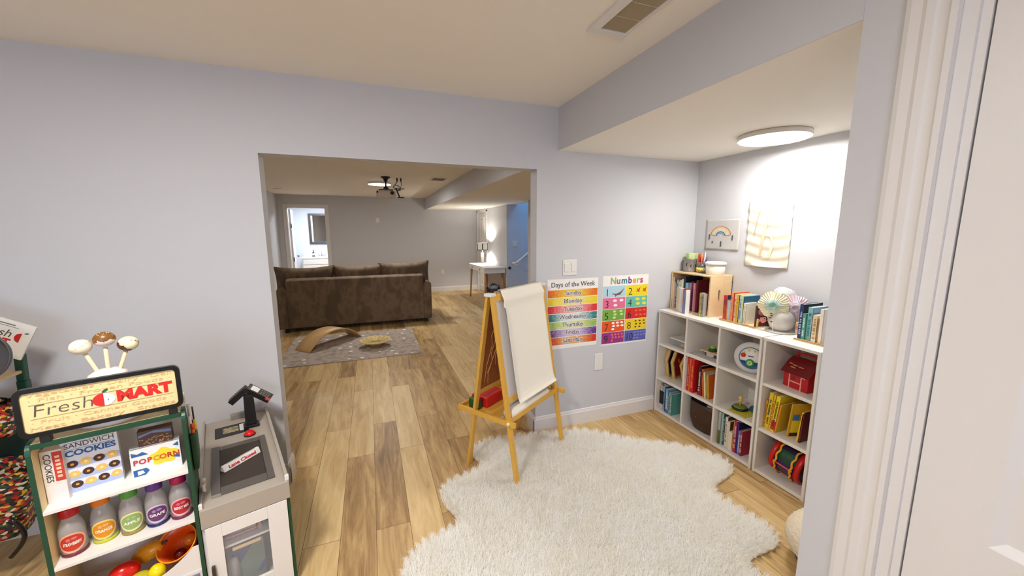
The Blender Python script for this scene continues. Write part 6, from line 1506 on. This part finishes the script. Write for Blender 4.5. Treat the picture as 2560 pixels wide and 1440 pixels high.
# closet door on the far right wall
cs = MB(); cs.box(FX1 - .018, FX1, 9.21, 9.28, 0, 2.14).box(FX1 - .018, FX1, 10.09, 10.16, 0, 2.14).box(FX1 - .018, FX1, 9.21, 10.16, 2.10, 2.165)
struct(cs.build('trim_closet_casing', M_trim, bevel=.002))
dm = MB(); panel_door(dm, 9.28, 10.09, 2.10, FX1 + .03, .035, [(9.36, 9.64, .9, 1.98), (9.73, 10.01, .9, 1.98), (9.36, 9.64, .15, .8), (9.73, 10.01, .15, .8)]); d3_ = struct(dm.build('door_3', M_trim))
MB().ellipsoid((FX1 + .0, 9.34, 1.0), (.025, .025, .025), 12, 8).build('door_knob', mat('nickel', (150, 146, 140), .3, .8), d3_)
# stair handrail
o = empty('handrail', (2.93, 7.68, 0)); tag(o, 'white wooden handrail rising along the blue lit stair wall', 'handrail')
MB().tube([(-.02, .085, .92), (-.015, .0, .92), (.03, -.04, .935), (1.2, -.04, 1.81)], .026, 14).build('rail', M_trim, o); MB().tube([(.0, .0, .88), (.05, -.04, .885), (1.2, -.04, 1.745)], .014, 10).build('lower_bead', M_trim, o)
for x in (.25, .95): MB().tube([(x, -.04, .925 + (x) * .745 - .05), (x, -.02, .84 + x * .745), (x, .098, .82 + x * .745)], .008, 8).build('bracket', M_black, o)
plate('stair_switch', 2.905, 3.02, 1.275, 1.395, 'white double switch plate on the blue lit stair wall', 2, y=7.78)
o = MB().lathe([(0, 0), (.03, 0), (.03, .02), (.018, .03), (0, .03)], 20).build('door_stop_disc', M_black, None, M=T(2.84, 7.78, .81, rx=PI / 2)); tag(o, 'small black round knob low on the stair wall', 'knob')
# ------------------------------------------------------------------ lights
def disc_light(name, c, R, z, label, power, col, parent_name='ceiling_light'):
    o = empty('ceiling_light', (c[0], c[1], z)); tag(o, label, 'ceiling light')
    MB().lathe([(R * .96, 0), (R, -.004), (R, -.026), (R * .985, -.03)], 48, cap=False).lathe([(0, -.001), (R * .96, -.001)], 48, cap=False).build('rim', M_plate, o)
    MB().lathe([(R * .985, -.03), (R * .96, -.034), (R * .5, -.038), (0, -.039)], 48, cap=False).build('diffuser', mat('diffuser ' + name, (255, 250, 240), .5, emit=col, es=power), o)
    return o
def area(name, loc, rot, size, power, col, shape='DISK', size_y=None):
    l = bpy.data.lights.new(name, 'AREA'); l.energy = power; l.color = lin(col); l.shape = shape; l.size = size
    if size_y: l.size_y = size_y
    o = bpy.data.objects.new(name, l); COL.objects.link(o); o.location = loc; o.rotation_euler = rot; return o
disc_light('alcove', (2.37, 1.73), .195, ZS, 'lit round flush light on the low ceiling above the white bookcase', 9, (255, 250, 242))
area('alcove_lamp', (2.37, 1.73, ZS - .045), (0, 0, 0), .36, 15, (255, 251, 245))
disc_light('far', (.22, 7.3), .195, FZ, 'lit round flush light behind the projector in the far room', 8, (255, 250, 242))
area('far_lamp', (.22, 7.3, FZ - .045), (0, 0, 0), .34, 34, (255, 251, 245))
disc_light('far near', (.22, 3.9), .195, FZ, 'round flush light on the far room ceiling just beyond the wide opening', 8, (255, 250, 242))
area('far_near_lamp', (.22, 3.9, FZ - .045), (0, 0, 0), .34, 12, (255, 251, 245))
disc_light('main', (-.75, .7), .195, CZ, 'round flush light on the ceiling behind the viewer', 9, (255, 250, 242))
area('main_lamp', (-.75, .7, CZ - .045), (0, 0, 0), .36, 49, (255, 251, 245))
# daylight through the window and down the stairwell
area('window_daylight', (-.8, -2.9, 1.55), (PI / 2, 0, 0), 1.95, 70, (214, 228, 255), 'RECTANGLE', 1.1)
area('stair_daylight', (4.4, 7.2, 4.5), (0, .3, 0), .9, 88, (110, 178, 240), 'RECTANGLE', 1.2)
area('bath_lamp', (-1.2, 11.0, 2.38), (0, 0, 0), .5, 55, (240, 246, 255))
pl = bpy.data.lights.new('table_lamp_bulb', 'POINT'); pl.energy = 34; pl.color = lin((255, 248, 236)); pl.shadow_soft_size = .03
o = bpy.data.objects.new('table_lamp_bulb', pl); COL.objects.link(o); o.location = (2.56, 8.93, 1.25)
w = bpy.data.worlds.new('world'); sc.world = w; w.use_nodes = True
w.node_tree.nodes['Background'].inputs[0].default_value = (*lin((200, 215, 240)), 1); w.node_tree.nodes['Background'].inputs[1].default_value = 1.0
